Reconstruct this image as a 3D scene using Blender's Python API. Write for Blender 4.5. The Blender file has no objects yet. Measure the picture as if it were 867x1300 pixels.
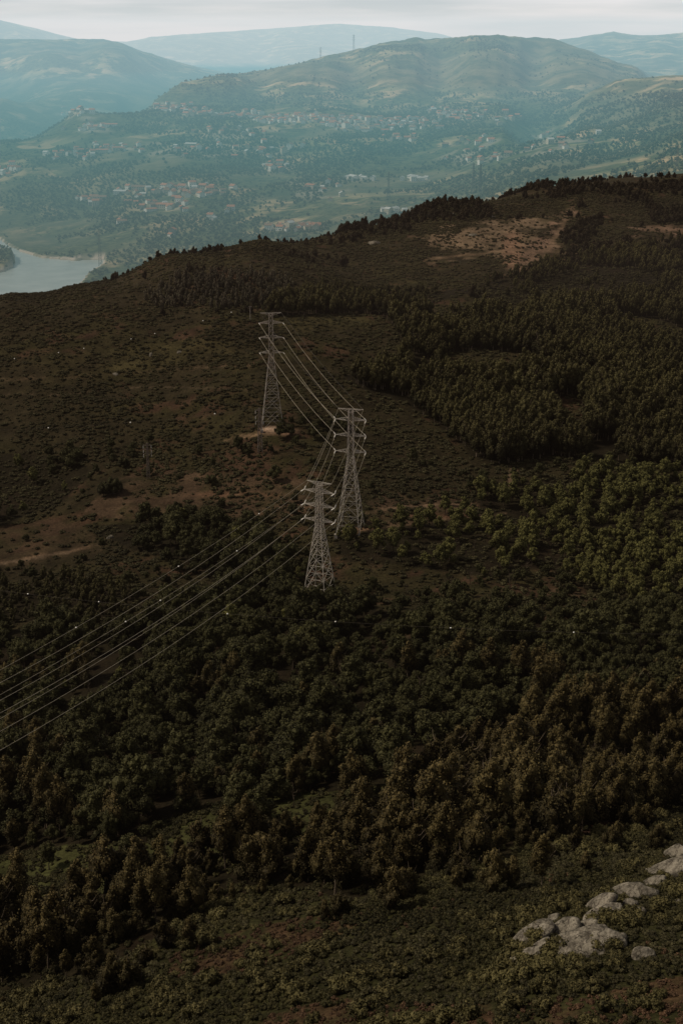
import bpy, math, random
import numpy as np
from mathutils import Vector, Matrix

SEED = 11
rng = np.random.default_rng(SEED)
random.seed(SEED)
C = bpy.context.scene.collection
PI = math.pi

# ------------------------------------------------------------------ camera model
FPX = 1300 * 50 / 36.0          # focal length in photo pixels
CX, CY = 433.5, 650.0
PITCH = math.radians(18.10)
CP, SP = math.cos(PITCH), math.sin(PITCH)
H = 500.0                       # camera height above sea level
WATER = H - 450.0

def ray(px, py):
    r = (np.asarray(px, float) - CX) / FPX
    up = -(np.asarray(py, float) - CY) / FPX
    return r, CP + up * SP, -SP + up * CP      # X, Y, Z

def project(x, y, z):
    z = z - H
    f = y * CP - z * SP
    u = y * SP + z * CP
    return CX + FPX * x / f, CY - FPX * u / f, f

# ------------------------------------------------------------------ noise
_perm = np.random.default_rng(5).random((256, 256))
def vnoise(x, y):
    xi = np.floor(x).astype(np.int64); yi = np.floor(y).astype(np.int64)
    xf = x - xi; yf = y - yi
    u = xf * xf * xf * (xf * (xf * 6 - 15) + 10); v = yf * yf * yf * (yf * (yf * 6 - 15) + 10)
    g = lambda a, b: _perm[a & 255, b & 255]
    return ((g(xi, yi) * (1 - u) + g(xi + 1, yi) * u) * (1 - v) + (g(xi, yi + 1) * (1 - u) + g(xi + 1, yi + 1) * u) * v) * 2 - 1

def fbm(x, y, scale, octaves=4, gain=0.5):
    x = np.asarray(x, float) / scale; y = np.asarray(y, float) / scale
    s = 0; a = 1.0; t = 0
    for k in range(octaves):
        cr, sr = math.cos(0.7 + k), math.sin(0.7 + k)
        s = s + a * vnoise(x * cr - y * sr + 17.3 * k, x * sr + y * cr + 9.1 * k)
        t += a; a *= gain; x = x * 2.03; y = y * 2.03
    return s / t

def ridged(x, y, scale, octaves=4):
    x = np.asarray(x, float) / scale; y = np.asarray(y, float) / scale
    s = 0; a = 1.0; t = 0
    for k in range(octaves):
        cr, sr = math.cos(1.1 * k), math.sin(1.1 * k)
        s = s + a * (1 - 2 * np.abs(vnoise(x * cr - y * sr + 7.7 * k, x * sr + y * cr + 3.3 * k)))
        t += a; a *= 0.5; x = x * 2.1; y = y * 2.1
    return s / t

# ------------------------------------------------------------------ terrain control points
# per column of the survey: ('v', y, D) = seen at that pixel row at forward distance D, ('h', z, D) = hidden ground
SURVEY = {
 -300: [('v',1300,270),('v',1150,340),('v',1000,430),('v',850,560),('v',762,640),('v',650,760),('v',550,880),('v',470,980),('v',432,1040),
        ('h',-230,1200),('h',-330,1500),('h',-450,2000),('h',-492,2500),('h',-492,3200),('v',300,3560),('v',250,4050),('v',215,4500),
        ('h',-420,5200),('h',-420,6000),('v',120,7600),('v',50,9200),('h',-220,10500),('v',18,13500),('h',-200,17000),('h',-200,25000)],
 0:    [('v',1300,240),('v',1200,285),('v',1100,340),('v',1000,405),('v',850,520),('v',762,610),('v',650,745),('v',550,870),('v',470,970),('v',380,1120),
        ('h',-240,1320),('h',-340,1600),('h',-460,2100),('h',-494,2600),('h',-494,3200),('v',301,3540),('v',250,4000),('v',205,4500),('v',182,4850),
        ('h',-440,5500),('v',148,6500),('v',130,6900),('h',-330,7600),('v',70,9000),('v',50,9600),('h',-150,11000),('v',26,13500),('h',-160,17000),('h',-200,25000)],
 100:  [('v',1300,222),('v',1200,262),('v',1100,318),('v',1000,385),('v',850,505),('v',762,595),('v',650,730),('v',550,850),('v',470,955),('v',365,1150),
        ('h',-235,1350),('h',-330,1600),('h',-450,2100),('h',-492,2600),('v',333,3130),('v',300,3450),('v',250,3950),('v',200,4450),('v',160,4900),('v',142,5150),
        ('h',-390,5700),('h',-370,6400),('v',120,7600),('v',56,9600),('v',50,9900),('h',-200,11200),('h',-60,13000),('v',49,14000),('h',-200,17000),('h',-200,25000)],
 210:  [('v',1300,212),('v',1200,248),('v',1120,292),('v',1000,372),('v',850,492),('v',762,585),('v',650,715),('v',550,832),('v',470,945),('v',400,1060),('v',328,1230),
        ('h',-225,1450),('h',-310,1700),('h',-400,2200),('h',-455,2700),('v',318,3150),('v',270,3600),('v',220,4120),('v',170,4700),('v',148,5100),('v',128,5600),
        ('h',-330,6300),('v',104,8600),('v',72,10000),('h',-300,11500),('v',52,15000),('h',-200,19000),('h',-200,25000)],
 330:  [('v',1300,202),('v',1200,238),('v',1120,280),('v',1000,358),('v',850,480),('v',762,575),('v',650,700),('v',545,800),('v',470,910),('v',400,1045),('v',308,1330),
        ('h',-235,1600),('h',-330,2000),('h',-400,2500),('v',320,3050),('v',270,3500),('v',220,4050),('v',170,4650),('v',140,5200),('v',110,5900),('v',90,6400),
        ('h',-200,7200),('h',-350,9000),('h',-280,11500),('v',60,14000),('v',37,15500),('h',-200,19000),('h',-200,25000)],
 450:  [('v',1300,190),('v',1200,226),('v',1100,276),('v',1000,345),('v',850,470),('v',762,570),('v',672,655),('v',600,735),('v',540,810),('v',480,900),('v',400,1080),('v',340,1280),('v',290,1470),
        ('h',-235,1750),('h',-320,2100),('h',-380,2600),('v',275,3250),('v',230,3800),('v',180,4450),('v',150,4950),('v',115,5700),('v',85,6300),('v',66,6700),
        ('h',-160,7600),('h',-330,9500),('h',-260,12000),('v',48,14500),('v',31,15800),('h',-200,19000),('h',-200,25000)],
 560:  [('v',1300,180),('v',1200,214),('v',1100,268),('v',1000,338),('v',850,462),('v',762,560),('v',672,660),('v',590,765),('v',530,850),('v',470,950),('v',400,1090),('v',330,1310),('v',258,1620),
        ('h',-235,1900),('h',-310,2300),('h',-350,2800),('v',238,3600),('v',190,4300),('v',150,5000),('v',110,5800),('v',75,6450),('v',49,6900),
        ('h',-140,7800),('h',-330,9500),('h',-300,12000),('v',44,15000),('h',-200,19000),('h',-200,25000)],
 680:  [('v',1300,170),('v',1200,202),('v',1110,250),('v',1000,335),('v',900,420),('v',800,520),('v',700,635),('v',595,770),('v',500,905),('v',400,1110),('v',330,1310),('v',262,1600),
        ('v',238,1820),('h',-250,2300),('h',-290,2700),('v',205,3500),('v',170,4100),('v',145,4700),('v',120,5400),('v',80,6400),('v',48,7000),
        ('h',-150,7800),('h',-250,9000),('v',60,10500),('h',-200,12500),('h',-200,17000),('h',-200,25000)],
 780:  [('v',1300,166),('v',1200,197),('v',1120,238),('v',1050,295),('v',1000,338),('v',900,422),('v',800,520),('v',700,640),('v',595,765),('v',500,915),('v',400,1130),('v',320,1360),('v',262,1600),
        ('v',228,1860),('h',-240,2400),('v',205,3300),('v',170,3900),('v',140,4400),('v',112,4900),('h',-170,5600),('v',95,6600),('h',-140,7600),('v',70,9400),('v',42,10400),('h',-120,12000),('h',-200,17000),('h',-200,25000)],
 867:  [('v',1300,163),('v',1200,194),('v',1120,236),('v',1040,300),('v',1000,340),('v',900,424),('v',800,520),('v',700,640),('v',600,760),('v',500,920),('v',400,1140),('v',310,1400),('v',250,1680),
        ('v',222,1900),('h',-230,2400),('v',190,3150),('v',150,3800),('v',120,4300),('v',99,4700),('h',-130,5400),('h',-220,6600),('h',-150,8000),('v',60,9600),('v',45,10400),('h',-120,12000),('h',-200,17000),('h',-200,25000)],
 1170: [('v',1300,158),('v',1200,190),('v',1100,240),('v',1000,330),('v',850,460),('v',700,630),('v',600,745),('v',500,900),('v',400,1130),('v',300,1400),('v',230,1680),
        ('v',200,1950),('h',-200,2500),('v',150,3300),('v',110,4200),('v',90,4700),('h',-100,5400),('h',-200,6600),('v',45,9800),('h',-100,12000),('h',-200,17000),('h',-200,25000)],
}
KU = 5.0
pts = []
for cpx, rows in SURVEY.items():
    u0 = None
    for kind, a, D in rows:
        if kind == 'v':
            X, Y, Z = ray(cpx, a); u = X / Y; z = D * Z / Y
        else:
            py = CY + FPX * math.tan(math.atan2(-a, D) - PITCH)
            X, Y, Z = ray(cpx, py); u = X / Y; z = a
        pts.append((u * KU, math.log(D) * 1.0, z / D))
pts += [(u * KU, math.log(D), s) for u in (-0.6, -0.3, 0, 0.3, 0.6) for D, s in ((45, -0.98), (90, -0.88))]
P = np.array(pts)
def tps(r2):
    return 0.5 * r2 * np.log(np.maximum(r2, 1e-12))
n = len(P)
A = tps((P[:, None, 0] - P[None, :, 0]) ** 2 + (P[:, None, 1] - P[None, :, 1]) ** 2) + np.eye(n) * 1e-4
Q = np.c_[np.ones(n), P[:, 0], P[:, 1]]
Msys = np.zeros((n + 3, n + 3)); Msys[:n, :n] = A; Msys[:n, n:] = Q; Msys[n:, :n] = Q.T
Wt = np.linalg.solve(Msys, np.r_[P[:, 2], 0, 0, 0])

NU, NV = 960, 1500
U0, U1, L0, L1 = -0.90, 0.90, math.log(55), math.log(26000)
us = np.linspace(U0, U1, NU); ls = np.linspace(L0, L1, NV)
UU, LL = np.meshgrid(us, ls)            # rows: distance
S = np.zeros(UU.size)
uf, lf = UU.ravel(), LL.ravel()
for i in range(0, uf.size, 20000):
    a = uf[i:i+20000, None]; a = np.sign(a) * np.where(np.abs(a) > 0.40, 0.40 + 0.2 * (np.abs(a) - 0.40), np.abs(a)) * KU; b = lf[i:i+20000, None]
    S[i:i+20000] = tps((a - P[None, :, 0]) ** 2 + (b - P[None, :, 1]) ** 2) @ Wt[:n] + Wt[n] + Wt[n+1] * a[:, 0] + Wt[n+2] * b[:, 0]
DD = np.exp(LL); XX = UU * DD; YY = DD
ZZ = S.reshape(UU.shape) * DD
# relief
far = np.clip((DD - 1900) / 900, 0, 1)
farther = np.clip((DD - 6000) / 5000, 0, 1)
near_n = 3.0 * fbm(XX, YY, 90, 4) + 1.0 * fbm(XX + 500, YY, 18, 3) + 0.35 * fbm(XX, YY + 99, 5, 2)
near_n *= np.clip(DD / 500, 0.35, 1.3)
far_n = 35 * ridged(XX + 900, YY, 900, 5) + 11 * fbm(XX, YY, 230, 4)
vfar_n = 45 * ridged(XX, YY + 4000, 2300, 5)
ZZ = ZZ + near_n * (1 - far) + (far_n - 8) * far * np.clip((DD - 2600) / 1500, 0.35, 1) * (1 - 0.35 * farther) + vfar_n * farther

def shape_ridge(z, d0, d1, outline, pxr, rough=1.0):
    """lift or lower the hills between distances d0 and d1 so that their crest follows the surveyed outline"""
    ox = np.array([o[0] for o in outline], float); oy = np.array([o[1] for o in outline], float)
    rows = (ls > math.log(d0)) & (ls < math.log(d1))
    smax = (z / DD)[rows].max(0)
    y = np.full(NU, 60.0)
    for _ in range(4):
        px = CX + FPX * us * (CP - (y - CY) / FPX * SP); y = np.interp(px, ox, oy)
    y = y + rough * 1.1 * fbm(px, px * 0, 22, 4) + rough * 0.5 * fbm(px + 99, px * 0, 4, 2)
    _, Y_, Z_ = ray(px, y)
    delta = Z_ / Y_ - smax
    w = np.clip(np.minimum((px - pxr[0]) / 40, (pxr[1] - px) / 40), 0, 1)
    m = (math.log(d0) + math.log(d1)) / 2; hw = (math.log(d1) - math.log(d0)) / 2
    k = np.clip(1 - (np.abs(ls - m) / hw), 0, 1) * 2.2; k = np.clip(k, 0, 1); k = k * k * (3 - 2 * k)
    return z + (k[:, None] * (delta * w)[None, :]) * DD
OUT_MAIN = [(150,150),(180,132),(230,105),(280,95),(320,91),(390,77),(433,67),(480,56),(528,47),(540,50),(580,46),(633,44),(703,49),(733,60),(783,79),(840,92),(900,100)]
OUT_LEFT = [(-400,60),(0,49),(60,50),(130,49),(150,53),(180,64),(230,80),(285,92),(350,115)]
OUT_FAR = [(-400,10),(0,25),(50,37),(100,50),(160,53),(190,47),(230,44),(330,37),(370,34),(430,30),(500,35),(560,43),(620,60),(900,70)]
OUT_RIGHT = [(680,62),(710,50),(745,46),(778,40),(800,44),(813,45),(840,44),(867,41),(1000,48),(1300,60)]
OUT_SPUR = [(600,172),(650,150),(690,142),(733,127),(753,115),(783,101),(815,99),(840,96),(867,95),(920,92),(1300,84)]
for _ in range(2):
    ZZ = shape_ridge(ZZ, 3850, 5280, OUT_SPUR, (640, 1500), 1.4)
    ZZ = shape_ridge(ZZ, 5300, 8000, OUT_MAIN, (150, 850), 1.9)
    ZZ = shape_ridge(ZZ, 8100, 11200, OUT_LEFT, (-500, 360), 0.8)
    ZZ = shape_ridge(ZZ, 8100, 11800, OUT_RIGHT, (660, 1300), 1.0)
    ZZ = shape_ridge(ZZ, 12000, 18000, OUT_FAR, (-500, 660), 0.6)

def inpoly(px, py, poly):
    poly = np.array(poly, float); x, y = px, py
    inside = np.zeros(np.shape(x), bool)
    j = len(poly) - 1
    for i in range(len(poly)):
        xi, yi = poly[i]; xj, yj = poly[j]
        if yi != yj:
            c = ((yi > y) != (yj > y)) & (x < (xj - xi) * (y - yi) / (yj - yi) + xi)
            inside ^= c
        j = i
    return inside

# lake: everything inside this outline of the shore (on the water plane) lies under water
LAKE = [(-900, 296), (-60, 296), (-6, 300), (8, 311), (28, 321), (52, 328), (92, 331), (134, 330), (128, 338), (112, 348), (102, 360), (96, 380), (60, 420), (-900, 470)]
ISLE = [(-60, 316), (-10, 315), (12, 319), (21, 328), (19, 338), (8, 345), (-20, 349), (-60, 352)]
wpx, wpy, _ = project(XX, YY, np.full_like(XX, WATER))
inl = inpoly(wpx, wpy, LAKE) & ~inpoly(wpx, wpy, ISLE)
near_lake = np.zeros(inl.shape, bool)
for _a, _b in ((-3, 0), (3, 0), (0, 1.2), (0, 2.2), (0, -1.0)): near_lake |= inpoly(wpx + _a, wpy + _b, LAKE) & ~inpoly(wpx + _a, wpy + _b, ISLE)
for _a, _b in ((-2, 0), (2, 0), (0, 1), (0, -1)): near_lake |= inpoly(wpx + _a, wpy + _b, LAKE) & inl
near_lake &= ~inl
zone = (DD > 1900) & (DD < 6000)
zr = ZZ
WZ = WATER - H
low = zr < WZ + 1.5
lift = WZ + 4 + 3.0 * fbm(XX, YY, 70, 3)
isl = inpoly(wpx, wpy, ISLE) & zone
cxm, cym = -5, 331
isd = np.clip(1 - np.abs((wpy - 332) / 17.0) ** 2, 0, 1) ** 0.6
zr = np.where(zone & low & ~inl, lift, zr)
zr = np.where(isl, WZ + 3 + 17 * isd ** 2 + 2 * fbm(XX, YY, 40, 3), zr)
zr = np.where(zone & inl, np.minimum(zr, WZ - 6), zr)
zr = np.where((DD >= 1900) & ~inl, np.maximum(zr, WZ + 2.5), zr)
zr = np.where(near_lake & zone, np.minimum(zr, WZ + 3.2), zr)
ZZ = zr + H

def zat(x, y):
    x = np.asarray(x, float); y = np.asarray(y, float)
    fu = np.clip((x / y - U0) / (U1 - U0) * (NU - 1), 0, NU - 1.001)
    fl = np.clip((np.log(y) - L0) / (L1 - L0) * (NV - 1), 0, NV - 1.001)
    i = fl.astype(int); j = fu.astype(int); a = fl - i; b = fu - j
    return (ZZ[i, j] * (1 - b) + ZZ[i, j+1] * b) * (1 - a) + (ZZ[i+1, j] * (1 - b) + ZZ[i+1, j+1] * b) * a

def ground(px, py, dmin=100, dmax=20000):
    """world point of the ground met in direction of pixel (px,py)"""
    X, Y, Z = ray(px, py)
    t = np.exp(np.linspace(math.log(dmin), math.log(dmax), 6000))
    x = X / Y * t; z = Z / Y * t + H
    g = zat(x, t)
    k = np.argmax(z < g)
    if not (z < g).any(): k = len(t) - 1
    return Vector((float(x[k]), float(t[k]), float(g[k])))

# ------------------------------------------------------------------ materials
def newmat(name):
    m = bpy.data.materials.new(name); m.use_nodes = True
    nt = m.node_tree; nt.nodes.clear()
    out = nt.nodes.new('ShaderNodeOutputMaterial')
    return m, nt, out

def N(nt, typ, **kw):
    nd = nt.nodes.new(typ)
    for k, v in kw.items():
        if k.startswith('i_'):
            nd.inputs[k[2:].replace('_', ' ')].default_value = v
        else:
            setattr(nd, k, v)
    return nd

def mix(nt, fac, a, b, mode='MIX'):
    nd = nt.nodes.new('ShaderNodeMix'); nd.data_type = 'RGBA'; nd.blend_type = mode
    for s, v in ((0, fac), (6, a), (7, b)):
        if hasattr(v, 'is_output') or isinstance(v, bpy.types.NodeSocket): nt.links.new(v, nd.inputs[s])
        else: nd.inputs[s].default_value = v if s == 0 else (*v, 1) if len(v) == 3 else v
    return nd.outputs[2]

def maprange(nt, v, a, b, c=0.0, d=1.0):
    nd = nt.nodes.new('ShaderNodeMapRange'); nt.links.new(v, nd.inputs[0])
    for i, q in enumerate((a, b, c, d)): nd.inputs[i+1].default_value = q
    return nd.outputs[0]

def principled(nt, out, color, rough=0.8, spec=0.2, bump=None, bump_dist=0.1, metallic=0.0):
    b = nt.nodes.new('ShaderNodeBsdfPrincipled')
    if isinstance(color, bpy.types.NodeSocket): nt.links.new(color, b.inputs['Base Color'])
    else: b.inputs['Base Color'].default_value = (*color, 1)
    b.inputs['Roughness'].default_value = rough
    b.inputs['Specular IOR Level'].default_value = spec
    b.inputs['Metallic'].default_value = metallic
    if bump is not None:
        bn = nt.nodes.new('ShaderNodeBump'); bn.inputs['Strength'].default_value = 0.8; bn.inputs['Distance'].default_value = bump_dist
        nt.links.new(bump, bn.inputs['Height']); nt.links.new(bn.outputs[0], b.inputs['Normal'])
    nt.links.new(b.outputs[0], out.inputs['Surface'])
    return b

def noise(nt, scale, detail=4, coord='Object', rough=0.55, vec=None):
    nd = nt.nodes.new('ShaderNodeTexNoise'); nd.inputs['Scale'].default_value = scale; nd.inputs['Detail'].default_value = detail
    nd.inputs['Roughness'].default_value = rough
    if vec is None:
        tc = nt.nodes.new('ShaderNodeTexCoord'); vec = tc.outputs[coord]
    nt.links.new(vec, nd.inputs['Vector'])
    return nd.outputs[0]

def leaf_mat(name, dark, light, tip, z0, z1, patch=40.0):
    """foliage: varies from tree to tree, from stand to stand and within the crown"""
    m, nt, out = newmat(name)
    oi = nt.nodes.new('ShaderNodeObjectInfo')
    c = mix(nt, oi.outputs['Random'], dark, light)
    pn = noise(nt, 1.0 / patch, 2, vec=oi.outputs['Location'])
    c = mix(nt, maprange(nt, pn, 0.4, 0.65), c, tuple(v * 0.6 for v in dark))
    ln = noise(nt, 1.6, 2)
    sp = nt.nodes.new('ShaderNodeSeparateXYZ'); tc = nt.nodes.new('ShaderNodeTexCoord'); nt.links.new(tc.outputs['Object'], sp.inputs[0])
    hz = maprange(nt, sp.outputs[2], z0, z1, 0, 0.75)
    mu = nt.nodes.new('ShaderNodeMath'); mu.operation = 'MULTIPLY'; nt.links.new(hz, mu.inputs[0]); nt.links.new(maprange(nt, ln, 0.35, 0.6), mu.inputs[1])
    c = mix(nt, mu.outputs[0], c, tip)  # paler towards the top: young tips, plus sunlit tone put into the colour
    b = principled(nt, out, c, 0.75, 0.12)
    return m

M = {}
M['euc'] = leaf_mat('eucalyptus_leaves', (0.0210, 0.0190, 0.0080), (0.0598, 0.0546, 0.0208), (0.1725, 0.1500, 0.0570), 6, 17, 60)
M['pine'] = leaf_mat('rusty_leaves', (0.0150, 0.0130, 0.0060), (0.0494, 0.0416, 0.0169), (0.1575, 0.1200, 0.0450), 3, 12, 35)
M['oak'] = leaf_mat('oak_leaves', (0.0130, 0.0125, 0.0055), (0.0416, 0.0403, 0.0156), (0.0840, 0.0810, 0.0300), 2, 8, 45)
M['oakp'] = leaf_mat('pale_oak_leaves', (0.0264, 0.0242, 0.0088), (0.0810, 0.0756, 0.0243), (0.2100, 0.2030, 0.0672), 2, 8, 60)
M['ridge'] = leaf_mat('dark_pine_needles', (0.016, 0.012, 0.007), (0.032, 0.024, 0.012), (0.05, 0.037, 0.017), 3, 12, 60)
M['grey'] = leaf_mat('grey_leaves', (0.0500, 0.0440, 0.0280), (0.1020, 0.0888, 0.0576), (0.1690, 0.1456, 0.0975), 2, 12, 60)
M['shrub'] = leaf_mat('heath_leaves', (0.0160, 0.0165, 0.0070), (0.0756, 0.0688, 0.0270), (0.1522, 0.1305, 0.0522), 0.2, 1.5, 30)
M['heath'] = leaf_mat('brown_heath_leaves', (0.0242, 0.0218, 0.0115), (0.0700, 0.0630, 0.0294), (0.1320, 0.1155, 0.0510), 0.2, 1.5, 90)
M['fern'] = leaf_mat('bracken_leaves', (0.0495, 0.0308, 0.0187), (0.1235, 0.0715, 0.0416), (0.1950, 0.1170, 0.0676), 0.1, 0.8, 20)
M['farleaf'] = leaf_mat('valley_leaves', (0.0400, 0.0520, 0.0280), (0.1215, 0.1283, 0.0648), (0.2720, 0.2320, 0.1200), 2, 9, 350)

def bark(name, a, b):
    m, nt, out = newmat(name); c = mix(nt, maprange(nt, noise(nt, 3, 4), 0.35, 0.65), a, b); principled(nt, out, c, 0.9, 0.1); return m
M['bark'] = bark('dark_bark', (0.04, 0.03, 0.022), (0.09, 0.07, 0.05))
M['barkp'] = bark('pale_bark', (0.11, 0.085, 0.06), (0.20, 0.16, 0.12))

def steel(name, a, b, rough=0.6, metallic=0.3):
    m, nt, out = newmat(name); c = mix(nt, maprange(nt, noise(nt, 0.6, 4), 0.35, 0.65), a, b); principled(nt, out, c, rough, 0.4, metallic=metallic); return m
M['steel'] = steel('weathered_galvanised_steel', (0.30, 0.275, 0.235), (0.56, 0.52, 0.455), 0.6, 0.1)
M['oldsteel'] = steel('dull_steel', (0.16, 0.13, 0.11), (0.24, 0.20, 0.17))
M['farsteel'] = steel('grey_steel', (0.10, 0.10, 0.10), (0.16, 0.16, 0.16))
M['wire'] = steel('aluminium_cable', (0.34, 0.305, 0.235), (0.47, 0.42, 0.33), 0.6)
M['thinwire'] = steel('dark_cable', (0.07, 0.06, 0.05), (0.10, 0.085, 0.07), 0.7)
M['insul'] = steel('glass_insulator', (0.75, 0.74, 0.68), (0.9, 0.88, 0.82), 0.3, 0)
M['ball'] = steel('white_marker', (0.85, 0.85, 0.8), (0.9, 0.9, 0.86), 0.4, 0)
M['concrete'] = steel('concrete', (0.32, 0.29, 0.25), (0.45, 0.41, 0.36), 0.9, 0)

def granite():
    m, nt, out = newmat('lichened_granite')
    n1 = noise(nt, 0.55, 6, rough=0.65); n2 = noise(nt, 3.0, 5)
    c = mix(nt, maprange(nt, n1, 0.38, 0.62), (0.070, 0.062, 0.048), (0.26, 0.235, 0.188))
    c = mix(nt, maprange(nt, n2, 0.52, 0.68), c, (0.035, 0.031, 0.022))
    wv = nt.nodes.new('ShaderNodeTexWave'); wv.inputs['Scale'].default_value = 0.13; wv.inputs['Distortion'].default_value = 11; wv.inputs['Detail'].default_value = 3
    tc = nt.nodes.new('ShaderNodeTexCoord'); nt.links.new(tc.outputs['Object'], wv.inputs[0])
    c = mix(nt, maprange(nt, wv.outputs['Fac'], 0.86, 0.99, 0, 0.5), c, (0.06, 0.05, 0.04))
    ve = nt.nodes.new('ShaderNodeTexVoronoi'); ve.feature = 'DISTANCE_TO_EDGE'; ve.inputs['Scale'].default_value = 0.33
    ad = nt.nodes.new('ShaderNodeVectorMath'); ad.operation = 'MULTIPLY_ADD'; nn = nt.nodes.new('ShaderNodeTexNoise'); nn.inputs['Scale'].default_value = 0.9
    nt.links.new(tc.outputs['Object'], nn.inputs['Vector']); nt.links.new(nn.outputs['Color'], ad.inputs[0]); ad.inputs[1].default_value = (1.6, 1.6, 1.6); nt.links.new(tc.outputs['Object'], ad.inputs[2])
    nt.links.new(ad.outputs[0], ve.inputs['Vector'])
    c = mix(nt, maprange(nt, ve.outputs['Distance'], 0.0, 0.035, 0.85, 0.0), c, (0.018, 0.015, 0.011))
    principled(nt, out, c, 0.9, 0.15, bump=n1, bump_dist=0.9); return m
M['granite'] = granite()

def near_ground_mat():
    m, nt, out = newmat('heath_ground')
    at = nt.nodes.new('ShaderNodeAttribute'); at.attribute_name = 'tint'
    n1 = noise(nt, 0.9, 6, rough=0.7); n2 = noise(nt, 0.08, 5)
    f1 = maprange(nt, n1, 0.3, 0.7, 0.35, 1.5); f2 = maprange(nt, n2, 0.3, 0.7, 0.6, 1.4)
    mu = nt.nodes.new('ShaderNodeMath'); mu.operation = 'MULTIPLY'; nt.links.new(f1, mu.inputs[0]); nt.links.new(f2, mu.inputs[1])
    cb = nt.nodes.new('ShaderNodeCombineXYZ')
    for i in range(3): nt.links.new(mu.outputs[0], cb.inputs[i])
    c = mix(nt, 1.0, at.outputs['Color'], cb.outputs[0], 'MULTIPLY')
    principled(nt, out, c, 0.95, 0.05, bump=n1, bump_dist=0.7); return m
M['ground'] = near_ground_mat()

def far_ground_mat():
    m, nt, out = newmat('wooded_hills')
    at = nt.nodes.new('ShaderNodeAttribute'); at.attribute_name = 'tint'
    tc = nt.nodes.new('ShaderNodeTexCoord')
    n0 = noise(nt, 0.0016, 6, rough=0.6); n1 = noise(nt, 0.008, 7, rough=0.65); n2 = noise(nt, 0.05, 4, rough=0.7)
    vo = nt.nodes.new('ShaderNodeTexVoronoi'); vo.inputs['Scale'].default_value = 0.011; nt.links.new(tc.outputs['Object'], vo.inputs[0])
    sep = nt.nodes.new('ShaderNodeSeparateColor'); nt.links.new(vo.outputs['Color'], sep.inputs[0])
    field = mix(nt, sep.outputs[0], (0.22, 0.22, 0.11), (0.50, 0.36, 0.22))
    forest = mix(nt, maprange(nt, n2, 0.35, 0.6), (0.022, 0.034, 0.020), (0.12, 0.13, 0.06))
    c = mix(nt, maprange(nt, n1, 0.50, 0.60), forest, field)
    heath = mix(nt, maprange(nt, n1, 0.4, 0.6), (0.060, 0.080, 0.045), (0.185, 0.168, 0.100))
    c = mix(nt, maprange(nt, n0, 0.48, 0.60), c, heath)
    sa = nt.nodes.new('ShaderNodeSeparateColor'); nt.links.new(at.outputs['Color'], sa.inputs[0])
    c = mix(nt, sa.outputs[0], c, heath)
    c = mix(nt, sa.outputs[1], c, forest)
    c = mix(nt, sa.outputs[2], c, (0.60, 0.50, 0.42))
    principled(nt, out, c, 0.95, 0.05, bump=n1, bump_dist=14); return m
M['far'] = far_ground_mat()

def water_mat():
    m, nt, out = newmat('river_water')
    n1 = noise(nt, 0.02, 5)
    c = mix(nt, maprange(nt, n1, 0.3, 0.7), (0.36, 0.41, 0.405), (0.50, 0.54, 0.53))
    b = principled(nt, out, c, 0.28, 0.5, bump=noise(nt, 0.12, 4), bump_dist=0.4); return m
M['water'] = water_mat()

def plain(name, a, b, s=0.4, rough=0.85):
    m, nt, out = newmat(name); c = mix(nt, maprange(nt, noise(nt, s, 3), 0.35, 0.65), a, b); principled(nt, out, c, rough, 0.15); return m
M['white_wall'] = plain('white_render', (0.72, 0.68, 0.62), (0.85, 0.82, 0.77))
M['cream_wall'] = plain('cream_render', (0.50, 0.42, 0.32), (0.62, 0.54, 0.42))
M['stone_wall'] = plain('granite_wall', (0.26, 0.24, 0.21), (0.36, 0.33, 0.29))
M['tile_roof'] = plain('clay_tiles', (0.36, 0.15, 0.085), (0.48, 0.22, 0.13))
M['brown_roof'] = plain('old_clay_tiles', (0.22, 0.13, 0.09), (0.30, 0.19, 0.13))
M['grey_roof'] = plain('sheet_roof', (0.45, 0.45, 0.45), (0.60, 0.60, 0.60))
M['pane'] = plain('dark_window', (0.03, 0.035, 0.04), (0.05, 0.055, 0.06))

# ------------------------------------------------------------------ object helpers
def tag(o, label=None, cat=None, group=None, kind=None):
    if label: o['label'] = label
    if cat: o['category'] = cat
    if group: o['group'] = group
    if kind: o['kind'] = kind
    return o

def link(name, me, parent=None, mats=()):
    o = bpy.data.objects.new(name, me); C.objects.link(o)
    if parent: o.parent = parent
    for m in mats: me.materials.append(m)
    return o

def empty(name, loc, rz=0.0, sc=1.0):
    o = bpy.data.objects.new(name, None); C.objects.link(o)
    o.location = loc; o.rotation_euler = (0, 0, rz); o.scale = (sc,) * 3
    o.empty_display_size = 0.1
    return o

def npmesh(name, v, f, smooth=False, matidx=None):
    """v (n,3), f (m,k) all faces with k corners"""
    me = bpy.data.meshes.new(name)
    v = np.ascontiguousarray(v, np.float32); f = np.ascontiguousarray(f, np.int32)
    me.vertices.add(len(v)); me.vertices.foreach_set('co', v.ravel())
    k = f.shape[1]
    me.loops.add(f.size); me.loops.foreach_set('vertex_index', f.ravel())
    me.polygons.add(len(f)); me.polygons.foreach_set('loop_start', np.arange(0, f.size, k, dtype=np.int32))
    me.polygons.foreach_set('loop_total', np.full(len(f), k, np.int32))
    if smooth: me.polygons.foreach_set('use_smooth', np.ones(len(f), bool))
    if matidx is not None: me.polygons.foreach_set('material_index', np.asarray(matidx, np.int32))
    me.update(calc_edges=True)
    return me

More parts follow.
